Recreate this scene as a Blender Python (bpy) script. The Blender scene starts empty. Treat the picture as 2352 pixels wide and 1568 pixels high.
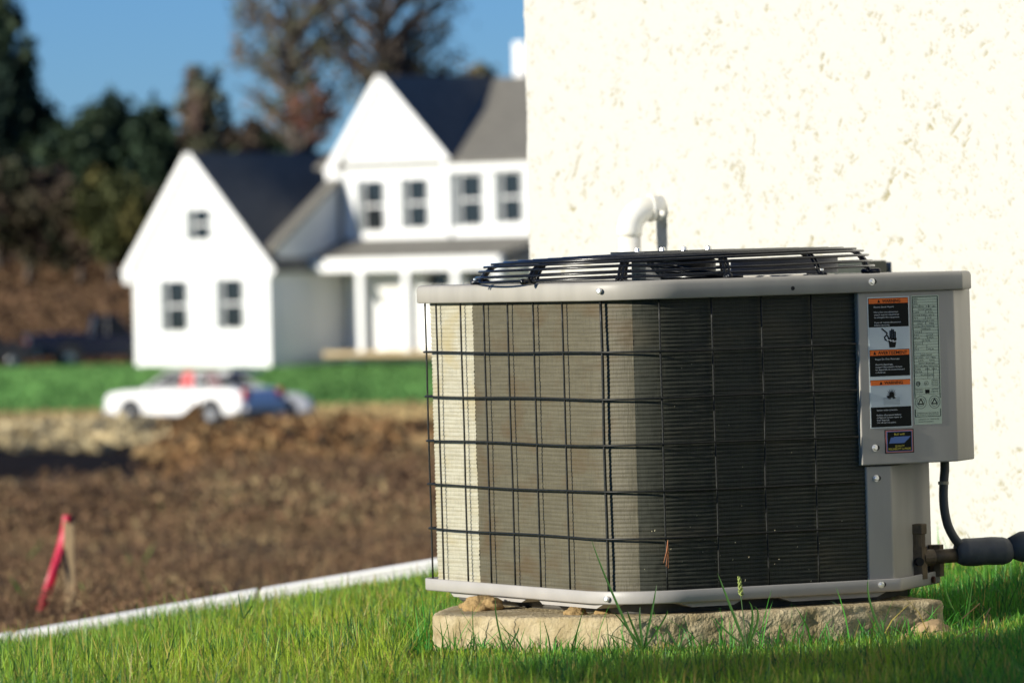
import bpy, bmesh, math, random
import numpy as np
from mathutils import Vector, Matrix
random.seed(7); np.random.seed(7)
sc = bpy.context.scene
R = math.radians

# ------------------------------------------------------------------ camera, sky, sun, exposure
# picture coordinates used for surveying the place: 2352 x 1568, focal length 15000 of those units
PW, PH, FPX = 2352.0, 1568.0, 15000.0
CAMZ = 0.75
PITCH, ROLL = R(0.769), R(1.3)
cam_d = bpy.data.cameras.new('camera'); cam = bpy.data.objects.new('camera', cam_d)
sc.collection.objects.link(cam); sc.camera = cam
cam_d.sensor_width = 36.0; cam_d.sensor_fit = 'HORIZONTAL'
cam_d.lens = FPX / PW * 36.0
cam_d.clip_start = 0.1; cam_d.clip_end = 5000.0
F = Vector((0, math.cos(PITCH), -math.sin(PITCH)))
up0 = Vector((0, math.sin(PITCH), math.cos(PITCH))); rt0 = Vector((1, 0, 0))
CU = up0 * math.cos(ROLL) + rt0 * math.sin(ROLL)
CR = rt0 * math.cos(ROLL) - up0 * math.sin(ROLL)
CAM = Vector((0, 0, CAMZ))
cm = Matrix((CR, CU, -F)).transposed().to_4x4(); cm.translation = CAM
cam.matrix_world = cm
cam_d.dof.use_dof = True; cam_d.dof.focus_distance = 12.75; cam_d.dof.aperture_fstop = 8.2

SUN_AZ = R(24.86 + 1.5); SUN_EL = R(15.5)
# horizontal direction towards the sun: left and towards the camera
SUN = Vector((-math.cos(SUN_AZ) * math.cos(SUN_EL), -math.sin(SUN_AZ) * math.cos(SUN_EL), math.sin(SUN_EL)))
w = bpy.data.worlds.new('World'); sc.world = w; w.use_nodes = True
nt = w.node_tree; nt.nodes.clear()
sky = nt.nodes.new('ShaderNodeTexSky'); sky.sky_type = 'NISHITA'; sky.sun_disc = False
sky.sun_elevation = SUN_EL; sky.sun_rotation = math.atan2(SUN.x, SUN.y)
sky.air_density = 1.0; sky.dust_density = 0.0; sky.ozone_density = 5.0; sky.altitude = 2500
tint = nt.nodes.new('ShaderNodeMix'); tint.data_type = 'RGBA'; tint.blend_type = 'MULTIPLY'
tint.inputs['Factor'].default_value = 1.0; tint.inputs['B'].default_value = (0.74, 1.00, 1.34, 1)
bg = nt.nodes.new('ShaderNodeBackground'); bg.inputs['Strength'].default_value = 0.055
wo = nt.nodes.new('ShaderNodeOutputWorld')
nt.links.new(sky.outputs[0], tint.inputs['A']); nt.links.new(tint.outputs['Result'], bg.inputs[0]); nt.links.new(bg.outputs[0], wo.inputs[0])
sun_d = bpy.data.lights.new('sun', 'SUN'); sun = bpy.data.objects.new('sun', sun_d); sc.collection.objects.link(sun)
sun_d.energy = 4.5; sun_d.angle = R(0.53); sun_d.color = (1.0, 0.945, 0.83)
sun.rotation_euler = (-SUN).to_track_quat('-Z', 'Y').to_euler()
sun.location = (-20, -8, 12)
sc.view_settings.view_transform = 'Standard'; sc.view_settings.look = 'None'
sc.view_settings.exposure = 0.6; sc.view_settings.gamma = 1.0; sc.view_settings.use_curve_mapping = False
sc.render.engine = 'CYCLES'
sc.cycles.max_bounces = 6; sc.cycles.transparent_max_bounces = 8

# ------------------------------------------------------------------ helpers
def ray(u, v):
    return (F + CR * ((u - PW / 2) / FPX) - CU * ((v - PH / 2) / FPX))
def at(u, v, Y):                     # the point seen at (u,v) that lies at distance Y
    d = ray(u, v); return CAM + d * (Y / d.y)
def on_z(u, v, z):
    d = ray(u, v); return CAM + d * ((z - CAMZ) / d.z)
def vnoise(x, y, seed=0):
    x = np.asarray(x, float); y = np.asarray(y, float)
    xi = np.floor(x).astype(np.int64); yi = np.floor(y).astype(np.int64)
    fx = x - xi; fy = y - yi
    fx = fx * fx * fx * (fx * (fx * 6 - 15) + 10); fy = fy * fy * fy * (fy * (fy * 6 - 15) + 10)
    def h(a, b):
        n = (a * 374761393 + b * 668265263 + seed * 1442695041) & 0x7fffffff
        n = ((n ^ (n >> 13)) * 1274126177) & 0x7fffffff
        n = ((n ^ (n >> 15)) * 668265263) & 0x7fffffff
        return (n ^ (n >> 16)) % 65536 / 32767.5 - 1
    return (h(xi, yi) * (1 - fx) + h(xi + 1, yi) * fx) * (1 - fy) + (h(xi, yi + 1) * (1 - fx) + h(xi + 1, yi + 1) * fx) * fy
def fbm(x, y, o=4, seed=0, g=0.5):
    s = 0; a = 1; t = 0
    for i in range(o):
        s = s + a * vnoise(x * 2 ** i, y * 2 ** i, seed + i * 17); t += a; a *= g
    return s / t

def mat(name, col, rough=0.6, metal=0.0, spec=0.5, var=0.0, vscale=20.0, col2=None, bump=0.0, bscale=60.0, coat=0.0, attr=None, trans=0.0, detail=4.0, bdist=0.002, stretch=None):
    m = bpy.data.materials.new(name); m.use_nodes = True
    n = m.node_tree.nodes; l = m.node_tree.links; b = n['Principled BSDF']
    b.inputs['Roughness'].default_value = rough; b.inputs['Metallic'].default_value = metal
    b.inputs['Specular IOR Level'].default_value = spec; b.inputs['Coat Weight'].default_value = coat
    c = (*col, 1)
    b.inputs['Base Color'].default_value = c
    src = None
    if attr:
        a = n.new('ShaderNodeAttribute'); a.attribute_name = attr; src = a.outputs['Color']
    tc = n.new('ShaderNodeTexCoord'); vec = tc.outputs['Object']
    if stretch:
        mp = n.new('ShaderNodeMapping'); mp.inputs['Scale'].default_value = stretch
        l.new(vec, mp.inputs['Vector']); vec = mp.outputs['Vector']
    if var > 0 or col2:
        t = n.new('ShaderNodeTexNoise'); t.inputs['Scale'].default_value = vscale; t.inputs['Detail'].default_value = detail
        l.new(vec, t.inputs['Vector'])
        mr = n.new('ShaderNodeMapRange'); mr.inputs['From Min'].default_value = 0.35; mr.inputs['From Max'].default_value = 0.65
        l.new(t.outputs['Fac'], mr.inputs['Value'])
        mx = n.new('ShaderNodeMix'); mx.data_type = 'RGBA'
        l.new(mr.outputs['Result'], mx.inputs['Factor'])
        if src is not None and not col2:
            lo = n.new('ShaderNodeMix'); lo.data_type = 'RGBA'; lo.blend_type = 'MULTIPLY'; lo.inputs['Factor'].default_value = 1
            l.new(src, lo.inputs['A']); lo.inputs['B'].default_value = (1 - var, 1 - var, 1 - var, 1)
            l.new(lo.outputs['Result'], mx.inputs['A']); l.new(src, mx.inputs['B'])
        else:
            k = col2 or tuple(x * (1 - var) for x in col)
            mx.inputs['A'].default_value = (*k, 1); mx.inputs['B'].default_value = c
        l.new(mx.outputs['Result'], b.inputs['Base Color']); src = mx.outputs['Result']
    elif src is not None:
        l.new(src, b.inputs['Base Color'])
    if bump > 0:
        t2 = n.new('ShaderNodeTexNoise'); t2.inputs['Scale'].default_value = bscale; t2.inputs['Detail'].default_value = 5
        l.new(vec, t2.inputs['Vector'])
        bp = n.new('ShaderNodeBump'); bp.inputs['Strength'].default_value = bump; bp.inputs['Distance'].default_value = bdist
        l.new(t2.outputs['Fac'], bp.inputs['Height']); l.new(bp.outputs['Normal'], b.inputs['Normal'])
    if trans > 0:
        tr = n.new('ShaderNodeBsdfTranslucent'); ms = n.new('ShaderNodeMixShader'); ms.inputs[0].default_value = trans
        if src is not None: l.new(src, tr.inputs['Color'])
        else: tr.inputs['Color'].default_value = c
        o = n['Material Output']; l.new(b.outputs[0], ms.inputs[1]); l.new(tr.outputs[0], ms.inputs[2]); l.new(ms.outputs[0], o.inputs['Surface'])
    return m

def mesh_np(name, verts, faces, smooth=False):
    """faces: list of tuples, or (n,k) array"""
    me = bpy.data.meshes.new(name)
    verts = np.asarray(verts, dtype=np.float32)
    if isinstance(faces, np.ndarray):
        k = faces.shape[1]; nf = len(faces)
        me.vertices.add(len(verts)); me.vertices.foreach_set('co', verts.ravel())
        me.loops.add(nf * k); me.loops.foreach_set('vertex_index', faces.astype(np.int32).ravel())
        me.polygons.add(nf); me.polygons.foreach_set('loop_start', np.arange(0, nf * k, k, dtype=np.int32))
        me.update(calc_edges=True)
    else:
        me.from_pydata([tuple(map(float, v)) for v in verts], [], [tuple(f) for f in faces]); me.update()
    if smooth:
        me.polygons.foreach_set('use_smooth', np.ones(len(me.polygons), dtype=bool))
    return me
def link(name, me, m=None, parent=None, **tags):
    o = bpy.data.objects.new(name, me); sc.collection.objects.link(o)
    if m is not None: me.materials.append(m)
    if parent is not None: o.parent = parent
    for k, v in tags.items(): o[k] = v
    return o
def obj(name, verts, faces, m=None, parent=None, smooth=False, **tags):
    return link(name, mesh_np(name, verts, faces, smooth), m, parent, **tags)
def empty(name, label, cat, group=None, matrix=None):
    o = bpy.data.objects.new(name, None); sc.collection.objects.link(o)
    o['label'] = label; o['category'] = cat
    if group: o['group'] = group
    if matrix is not None: o.matrix_world = matrix
    return o
class MB:
    """collects shapes into one mesh"""
    def __init__(s): s.v = []; s.f = []
    def add(s, v, f):
        n = len(s.v); s.v += [tuple(p) for p in v]; s.f += [tuple(i + n for i in q) for q in f]; return s
    def box(s, a, b):
        x0, y0, z0 = a; x1, y1, z1 = b
        return s.add([(x0, y0, z0), (x1, y0, z0), (x1, y1, z0), (x0, y1, z0), (x0, y0, z1), (x1, y0, z1), (x1, y1, z1), (x0, y1, z1)],
                     [(3, 2, 1, 0), (4, 5, 6, 7), (0, 1, 5, 4), (1, 2, 6, 5), (2, 3, 7, 6), (3, 0, 4, 7)])
    def prism(s, poly, vec):
        """polygon (list of 3D) extruded by vec"""
        n = len(poly); vec = Vector(vec)
        P = [Vector(p) for p in poly]
        return s.add(P + [p + vec for p in P], [tuple(range(n))[::-1], tuple(range(n, 2 * n))] + [(i, (i + 1) % n, n + (i + 1) % n, n + i) for i in range(n)])
    def tube(s, pts, r, k=8, cap=True, closed=False):
        P = [Vector(p) for p in pts]; n = len(P)
        rr = r if isinstance(r, (list, tuple)) else [r] * n
        v = []; up = Vector((0, 0, 1)); prev = None
        for i, p in enumerate(P):
            if closed: t = P[(i + 1) % n] - P[(i - 1) % n]
            else: t = P[min(i + 1, n - 1)] - P[max(i - 1, 0)]
            t.normalize()
            if prev is None:
                a = t.cross(up if abs(t.z) < 0.95 else Vector((1, 0, 0))).normalized()
            else:
                a = (prev - t * prev.dot(t)).normalized()
            prev = a; b = t.cross(a)
            for j in range(k):
                an = 2 * math.pi * j / k
                v.append(p + (a * math.cos(an) + b * math.sin(an)) * rr[i])
        f = []
        m = n if closed else n - 1
        for i in range(m):
            for j in range(k):
                i2 = (i + 1) % n
                f.append((i * k + j, i * k + (j + 1) % k, i2 * k + (j + 1) % k, i2 * k + j))
        if cap and not closed:
            f.append(tuple(range(k))[::-1]); f.append(tuple(range((n - 1) * k, n * k)))
        return s.add(v, f)
    def cyl(s, a, b, r, r2=None, k=16):
        return s.tube([a, b], [r, r if r2 is None else r2], k)
    def obj(s, name, m, parent=None, smooth=False, fix=True, **tags):
        me = mesh_np(name, s.v, s.f, smooth)
        if fix:
            bm = bmesh.new(); bm.from_mesh(me); bmesh.ops.recalc_face_normals(bm, faces=bm.faces); bm.to_mesh(me); bm.free()
            if smooth: me.polygons.foreach_set('use_smooth', np.ones(len(me.polygons), dtype=bool))
        return link(name, me, m, parent, **tags)
def bevel(o, w=0.002, seg=2):
    md = o.modifiers.new('bevel', 'BEVEL'); md.width = w; md.segments = seg; md.limit_method = 'ANGLE'; md.angle_limit = R(35)
    return o
def col_attr(me, cols, name='tone'):
    a = me.color_attributes.new(name, 'FLOAT_COLOR', 'POINT')
    c = np.ones((len(me.vertices), 4), dtype=np.float32); c[:, :3] = cols
    a.data.foreach_set('color', c.ravel())

def offset_poly(pts, d):
    """closed counter-clockwise polygon moved inwards by d"""
    n = len(pts); out = []
    for i in range(n):
        p0, p1, p2 = Vector(pts[i - 1]), Vector(pts[i]), Vector(pts[(i + 1) % n])
        a = (p1 - p0).normalized(); b = (p2 - p1).normalized()
        na = Vector((-a.y, a.x)); nb = Vector((-b.y, b.x))
        k = (na + nb); k = k / max(1e-6, (1 + na.dot(nb)))
        out.append(p1 + k * d)
    return out
def rounded(pts, rad, d=0.0, seg=10):
    """outline of a rounded polygon moved inwards by d"""
    P = offset_poly(pts, d); n = len(P); out = []
    for i in range(n):
        p0, p1, p2 = P[i - 1], P[i], P[(i + 1) % n]
        a = (p0 - p1).normalized(); b = (p2 - p1).normalized()
        ang = a.angle(b); r = max(0.001, rad[i] - d); t = r / math.tan(ang / 2)
        s = p1 + a * t; e = p1 + b * t
        c = p1 + (a + b).normalized() * (r / math.sin(ang / 2))
        a0 = math.atan2(s.y - c.y, s.x - c.x); a1 = math.atan2(e.y - c.y, e.x - c.x)
        da = (a1 - a0 + math.pi) % (2 * math.pi) - math.pi
        ns = max(2, int(seg * (1 if rad[i] > 0.02 else 0.4)))
        for k in range(ns + 1):
            an = a0 + da * k / ns; out.append(Vector((c.x + r * math.cos(an), c.y + r * math.sin(an))))
    return out
def stack(levels):
    """levels: list of (outline, z), all the same length -> ring faces"""
    n = len(levels[0][0]); v = []; f = []
    for o, z in levels: v += [(p.x, p.y, z) for p in o]
    for i in range(len(levels) - 1):
        for j in range(n):
            f.append((i * n + j, i * n + (j + 1) % n, (i + 1) * n + (j + 1) % n, (i + 1) * n + j))
    return v, f
# ------------------------------------------------------------------ survey of the air conditioner (its own frame)
AL, PI_, RO = 0.43382, 0.01342, 0.02935
ZB = 0.630                                        # lid underside above the base
def unit_matrix():
    def cvec(v):
        x = v[0] * math.cos(AL) - v[1] * math.sin(AL); z = v[0] * math.sin(AL) + v[1] * math.cos(AL); y = v[2]
        y, z = y * math.cos(PI_) + z * math.sin(PI_), -y * math.sin(PI_) + z * math.cos(PI_)
        x, y = x * math.cos(RO) - y * math.sin(RO), x * math.sin(RO) + y * math.cos(RO)
        return CR * x + CU * y + F * z
    o = CAM + CR * 0.18854 + CU * 0.08003 + F * (FPX / 1180.0)
    m = Matrix((cvec((1, 0, 0)), cvec((0, 1, 0)), cvec((0, 0, 1)))).transposed().to_4x4()
    m.translation = o - cvec((0, 0, 1)) * ZB
    return m
UM = unit_matrix(); UI = UM.inverted()
def ul(u, v, y=0.0):
    """point of the plane y (unit frame) seen at (u,v) -> (x, z) in the unit frame"""
    o = UI @ CAM; d = (UI.to_3x3() @ ray(u, v)); t = (y - o.y) / d.y; p = o + d * t
    return p.x, p.z - ZB
def proj(p):
    q = (UM @ Vector(p)) - CAM
    return PW / 2 + FPX * q.dot(CR) / q.dot(F), PH / 2 - FPX * q.dot(CU) / q.dot(F)
A_, B_ = 0.94, 0.785

# ------------------------------------------------------------------ terrain
KERB_Y = 17.2                                       # the kerb runs across, the field lies beyond it
prof_Y = [5, 12, 13, 20, 25, 40, 60, 88, 95, 130, 160, 172, 180, 190, 194, 208, 217, 222, 232, 300, 340, 700, 3000]
prof_z = [0.08, -0.01, -0.02, -0.30, -0.60, -1.10, -1.66, -2.26, -2.42, -2.9, -3.55, -3.60, -3.9, -3.95, -3.72, -2.90, -2.78, -2.82, -2.9, 0.75, 1.6, 1.0, -6.0]
def ground_z(X, Y):
    X = np.asarray(X, float); Y = np.asarray(Y, float)
    far = np.interp(Y, prof_Y, prof_z)
    near = -0.034 - 0.012 * (Y - 12.6) + 0.05 * np.clip((X - 0.45) / 0.7, 0, 1) ** 1.5 + np.minimum(0, X + 0.1) * 0.155 * np.clip((Y - 11) / 6.2, 0, 1)
    k = (Y < KERB_Y + 0.06) | (X > -0.05)
    t = np.clip((Y - KERB_Y) / 8.0, 0, 1)
    fld = (near - 0.14 - 0.03 * (Y - KERB_Y)) * (1 - t) + far * t
    z = np.where(Y < 26, np.where(k, near, fld), far)
    t2 = np.clip((Y - 20.0) / 6.0, 0, 1)
    z = np.where((Y < 26) & (Y > 20) & k, near * (1 - t2) + far * t2, z)
    z = z + 0.014 * np.clip((Y - 14) / 3, 0, 1) * (Y < 20)
    # long bank of dug earth
    u = 1176 + 15000 * X / np.maximum(Y, 1)
    crest = np.interp(u, [-600, 0, 230, 330, 480, 640, 800, 1000, 3000], [0.60, 0.60, 0.56, 0.50, 0.40, 0.46, 0.42, 0.40, 0.4])
    env = np.exp(-((Y - 112) / 10.0) ** 2) + 0.5 * np.exp(-((Y - 101) / 5.0) ** 2) * np.clip((u - 350) / 200, 0, 1)
    lump = fbm(X * 0.9, Y * 0.45, 4, 5)
    z = z + env * (crest + 0.34 * lump * np.clip((u - 150) / 300, 0.55, 1))
    z = z - 0.35 * np.exp(-((Y - 97) / 3.0) ** 2) * np.clip((460 - u) / 120, 0, 1)
    # roughness of the weedy field
    rough = np.clip((Y - 20) / 10, 0, 1) * np.clip((96 - Y) / 6, 0, 1)
    z = z + rough * 0.22 * fbm(X * 0.55, Y * 0.28, 4, 9)
    return z
gy = np.concatenate([np.linspace(6, 20, 120), np.linspace(20.3, 95, 150), np.linspace(95.5, 132, 110), np.linspace(134, 240, 90), np.linspace(245, 420, 40), np.geomspace(450, 3000, 12)])
# sideways positions are a share of the distance, finer where the camera looks
gs = np.concatenate([np.linspace(-1.2, -0.12, 30)[:-1], np.linspace(-0.12, 0.12, 300), np.linspace(0.12, 1.2, 30)[1:]])
GX = gs[None, :] * (gy[:, None] + 4); GY = np.repeat(gy[:, None], len(gs), 1)
GZ = ground_z(GX, GY)
GU = 1176 + 15000 * GX / GY
n1 = fbm(GX * 0.5, GY * 0.2, 4, 21); n2 = fbm(GX * 2.2, GY * 0.8, 3, 31); n3 = fbm(GX * 6, GY * 3, 3, 41)
def mixc(a, b, t): t = np.clip(t, 0, 1)[..., None]; return np.asarray(a) * (1 - t) + np.asarray(b) * t
soil = mixc(np.broadcast_to((0.13, 0.082, 0.045), (*GX.shape, 3)), (0.20, 0.135, 0.075), n1 * 0.8 + 0.4)
soil = mixc(soil, (0.055, 0.035, 0.022), n2 * 1.2 - 0.1)
lawn = mixc(np.broadcast_to((0.075, 0.21, 0.045), (*GX.shape, 3)), (0.10, 0.27, 0.055), n1 + 0.5)
near_l = mixc(np.broadcast_to((0.06, 0.065, 0.025), (*GX.shape, 3)), (0.035, 0.045, 0.015), n3 + 0.5)
berm = mixc(np.broadcast_to((0.27, 0.155, 0.068), (*GX.shape, 3)), (0.38, 0.25, 0.12), n2 + 0.4)
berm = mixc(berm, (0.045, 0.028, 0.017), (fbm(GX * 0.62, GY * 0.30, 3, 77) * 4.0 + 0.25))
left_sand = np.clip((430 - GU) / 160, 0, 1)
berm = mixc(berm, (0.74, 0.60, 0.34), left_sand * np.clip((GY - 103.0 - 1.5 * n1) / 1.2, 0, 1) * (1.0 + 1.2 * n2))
berm = mixc(berm, (0.018, 0.013, 0.010), left_sand * np.clip(1 - np.abs(GY - 98.5 - 2.0 * n1 - 2.5 * np.clip((GU - 200) / 250, 0, 1)) / 8, 0, 1) * 3.6)  # dark ditch soil, with the shade of the cut bank painted in
straw = mixc(np.broadcast_to((0.55, 0.42, 0.20), (*GX.shape, 3)), (0.30, 0.19, 0.08), n2 + 0.3)
hill = mixc(np.broadcast_to((0.15, 0.085, 0.04), (*GX.shape, 3)), (0.17, 0.095, 0.042), n1 + 0.4)
zone = np.zeros(GX.shape, int)                              # 0 lawn by the unit
zone[(GY > KERB_Y + 0.1) & ((GX < -0.05) | (GY > 20))] = 1                      # field
zone[GY > 95] = 2                                           # dug earth
zone[GY > 130] = 3                                          # road verge / straw
zone[GY > 194] = 4                                          # far lawn
zone[(GY > 225)] = 5                                        # hillside
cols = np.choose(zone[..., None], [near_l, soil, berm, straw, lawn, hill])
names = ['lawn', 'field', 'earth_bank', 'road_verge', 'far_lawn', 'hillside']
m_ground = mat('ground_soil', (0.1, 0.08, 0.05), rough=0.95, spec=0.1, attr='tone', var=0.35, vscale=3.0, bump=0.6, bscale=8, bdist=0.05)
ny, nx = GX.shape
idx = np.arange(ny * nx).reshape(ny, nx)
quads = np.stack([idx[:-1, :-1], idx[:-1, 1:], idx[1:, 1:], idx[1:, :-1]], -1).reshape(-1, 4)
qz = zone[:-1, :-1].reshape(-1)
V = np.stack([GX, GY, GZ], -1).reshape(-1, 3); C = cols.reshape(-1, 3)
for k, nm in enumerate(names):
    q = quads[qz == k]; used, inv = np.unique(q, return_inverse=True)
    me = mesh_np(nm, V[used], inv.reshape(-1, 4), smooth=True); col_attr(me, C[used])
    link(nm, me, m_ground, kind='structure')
def gz(x, y): return float(ground_z(np.array([x]), np.array([y]))[0])

# road surface as a thin sheet over the verge
m_road = mat('gravel_road', (0.16, 0.13, 0.10), rough=0.95, var=0.3, vscale=2.0)
ry = np.linspace(160, 178, 10); rs = np.linspace(-60, 60, 60)
RX, RY = np.meshgrid(rs, ry); RZ = ground_z(RX, RY) + 0.03
ii = np.arange(RX.size).reshape(RX.shape)
obj('road', np.stack([RX, RY, RZ], -1).reshape(-1, 3), np.stack([ii[:-1, :-1], ii[:-1, 1:], ii[1:, 1:], ii[1:, :-1]], -1).reshape(-1, 4), m_road, smooth=True, kind='structure')

# kerb: a row of white concrete lengths, along the line
m_kerb = mat('kerb_concrete', (0.80, 0.79, 0.75), rough=0.85, var=0.08, vscale=12, bump=0.3, bscale=80)
kerb = empty('kerb', 'long white concrete kerb along the edge of the lawn above the brown field', 'kerb', matrix=Matrix.Translation((-0.8, KERB_Y, 0)))
kx = -3.3; off = kerb.matrix_world.translation
while kx < -0.06:
    L = min(0.655, -0.06 - kx); sx = random.uniform(-0.006, 0.006); ang = random.uniform(-0.004, 0.004)
    zt0_, zt1_ = gz(kx, KERB_Y - 0.02) + 0.043 + ang * 0.4, gz(kx + L, KERB_Y - 0.02) + 0.043 - ang * 0.4
    vv = []
    for xk, zk in ((kx, zt0_), (kx + L - 0.008, zt1_)):
        vv += [Vector((xk, KERB_Y + sx, -0.6)) - off, Vector((xk, KERB_Y + 0.14 + sx, -0.6)) - off, Vector((xk, KERB_Y + 0.14 + sx, zk + 0.002)) - off, Vector((xk, KERB_Y + sx, zk)) - off]
    mb = MB().add(vv, [(0, 1, 2, 3), (7, 6, 5, 4), (0, 4, 5, 1), (1, 5, 6, 2), (2, 6, 7, 3), (3, 7, 4, 0)])
    bevel(mb.obj('kerb_length', m_kerb, kerb), 0.006)
    kx += L

# ------------------------------------------------------------------ far house
HY = 217.0; PHI = R(42)
hz0 = at(312, 838, HY)
HM = Matrix.Translation(hz0) @ Matrix.Rotation(-PHI, 4, 'Z'); HI = HM.inverted()
def hp(u, v, y=0.0):
    o = HI @ CAM; d = HI.to_3x3() @ ray(u, v); t = (y - o.y) / d.y; p = o + d * t
    return p.x, p.z
house = empty('white_house', 'white two storey house with steep gables and a porch, beyond the green lawn', 'house', matrix=HM)
m_sid = mat('white_siding', (0.84, 0.85, 0.83), rough=0.6, var=0.04, vscale=1.5)
m_trim = mat('white_trim', (0.82, 0.82, 0.80), rough=0.5, var=0.03, vscale=3)
m_roof = mat('grey_shingle', (0.19, 0.18, 0.152), rough=0.9, var=0.25, vscale=3.0, bump=0.4, bscale=9, bdist=0.01)
m_hglass = mat('house_glass', (0.015, 0.018, 0.02), rough=0.08, spec=0.6)
m_shut = mat('grey_shutter', (0.085, 0.105, 0.115), rough=0.6, var=0.1, vscale=6)
m_door = mat('house_door', (0.72, 0.71, 0.66), rough=0.5, var=0.05, vscale=3)
m_deck = mat('porch_deck', (0.50, 0.38, 0.20), rough=0.8, var=0.15, vscale=3)
def hpoly(pts, y): return [Vector((hp(u, v, y)[0], y, hp(u, v, y)[1])) for u, v in pts]
BASE = -0.8
# garage wing: front gable wall with the body behind it
gx0 = hp(312, 838, 0)[0]; gx1 = hp(622, 831, 0)[0]
gpk = hp(437, 358, 0); gez_l = hp(312, 590, 0)[1]; gez_r = hp(622, 602, 0)[1]
MB().prism([(gx0, 0, BASE), (gx1, 0, BASE), (gx1, 0, gez_r), (gpk[0], 0, gpk[1]), (gx0, 0, gez_l)], (0, 5.7, 0)).obj('garage_wall', m_sid, house)
def roof_slab(p0, p1, y0, y1, th, name='roof', m=None):
    """slab over the line p0-p1 (x,z), from y0 to y1"""
    a = Vector((p0[0], 0, p0[1])); b = Vector((p1[0], 0, p1[1])); n = Vector((-(b - a).z, 0, (b - a).x)).normalized()
    if n.z < 0: n = -n
    a1 = a + n * th; b1 = b + n * th
    return MB().prism([(a.x, y0, a.z), (b.x, y0, b.z), (b1.x, y0, b1.z), (a1.x, y0, a1.z)], (0, y1 - y0, 0)).obj(name, m or m_roof, house)
pk = (gpk[0], gpk[1] + 0.02)
le = hp(285, 632, -0.12); re = (gx1 + 0.35, gez_r - 0.35 * (gpk[1] - gez_r) / (gx1 - gpk[0]) + 0.02)
roof_slab(pk, le, -0.10, 7.4, 0.10); roof_slab(pk, re, -0.10, 7.4, 0.10)
def rake(p0, p1, y, w=0.34, name='rake_board'):
    a = Vector((p0[0], 0, p0[1])); b = Vector((p1[0], 0, p1[1])); n = Vector((-(b - a).z, 0, (b - a).x)).normalized()
    if n.z < 0: n = -n
    a2 = a + n * 0.13; b2 = b + n * 0.13; a3 = a - n * (w - 0.13); b3 = b - n * (w - 0.13)
    return MB().prism([(a2.x, y - 0.06, a2.z), (b2.x, y - 0.06, b2.z), (b3.x, y - 0.06, b3.z), (a3.x, y - 0.06, a3.z)], (0, 0.055, 0)).obj(name, m_trim, house)
rake(pk, le, -0.10); rake(pk, re, -0.10, 0.30)
MB().box((le[0] - 0.02, -0.14, le[1] - 0.28), (gx0 + 0.05, -0.01, le[1] + 0.10)).obj('eave_return', m_trim, house)
# side wing: its gable end faces right, its front slope shows as a narrow strip
ya, za = 0.4, hp(642, 572, 0.4)[1]; yb = 3.35; zb_ = za + (yb - ya) * 0.74
MB().prism([(gx1 - 0.3, ya, 0), (gx1 - 0.3, yb, 0), (gx1 - 0.3, yb, zb_), (gx1 - 0.3, ya, za)], (0.32, 0, 0)).obj('side_wing_wall', m_sid, house)
a = [(gx1 - 0.32, ya - 0.3, za - 0.08), (gx1 - 0.32, yb, zb_ + 0.02), (gx1 - 0.32, yb, zb_ + 0.15), (gx1 - 0.32, ya - 0.3, za + 0.05)]
MB().prism(a, (0.55, 0, 0)).obj('side_wing_roof', m_roof, house)
# two storey block
y2 = 3.4
bx0 = hp(790, 560, y2)[0]; bx1 = hp(1028, 365, y2)[0]; bxr = bx1 + 8.5
bpk = hp(877, 180, y2); bel = hp(790, 375, y2)[1]; ber = hp(1028, 368, y2)[1]
MB().box((bx0, y2 + 0.12, BASE), (bxr, y2 + 6, ber - 0.02)).obj('main_wall', m_sid, house)
zlo = hp(805, 566, y2)[1]
MB().prism([(bx0, y2, zlo), (bx1, y2, zlo), (bx1, y2, ber), (bpk[0], y2, bpk[1]), (bx0, y2, bel)], (0, 0.115, 0)).obj('gable_wall', m_sid, house)
pk2 = (bpk[0], bpk[1] + 0.02); le2 = hp(750, 400, y2 - 0.12); re2 = (bx1 + 0.12, ber - 0.02)
roof_slab(pk2, le2, y2 - 0.1, y2 + 5.4, 0.10); roof_slab(pk2, re2, y2 - 0.1, y2 + 5.4, 0.10)
rake(pk2, le2, y2 - 0.1); rake(pk2, re2, y2 - 0.1, 0.30)
MB().box((le2[0] - 0.02, y2 - 0.14, le2[1] - 0.28), (bx0 + 0.05, y2 - 0.01, le2[1] + 0.10)).obj('eave_return', m_trim, house)
zr = hp(1145, 178, y2 + 5.3)[1]
mr0 = hp(768, 345, y2 + 0.85)[0]
a = [(mr0, y2 - 0.12, ber - 0.04), (mr0, y2 + 5.35, zr), (mr0, y2 + 5.35, zr - 0.12), (mr0, y2 - 0.12, ber - 0.16)]
MB().prism(a, (bxr - mr0, 0, 0)).obj('main_roof', m_roof, house)
MB().box((bx1 - 0.02, y2 - 0.10, ber - 0.38), (bxr, y2 + 0.10, ber - 0.08)).obj('frieze_board', m_trim, house)
cx0, cz0 = hp(1180, 172, y2 + 5.5); cx1, cz1 = hp(1203, 96, y2 + 5.5)
MB().box((cx0, y2 + 5.5, cz0 - 0.6), (cx1, y2 + 5.7, cz1)).obj('chimney', m_trim, house)
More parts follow.
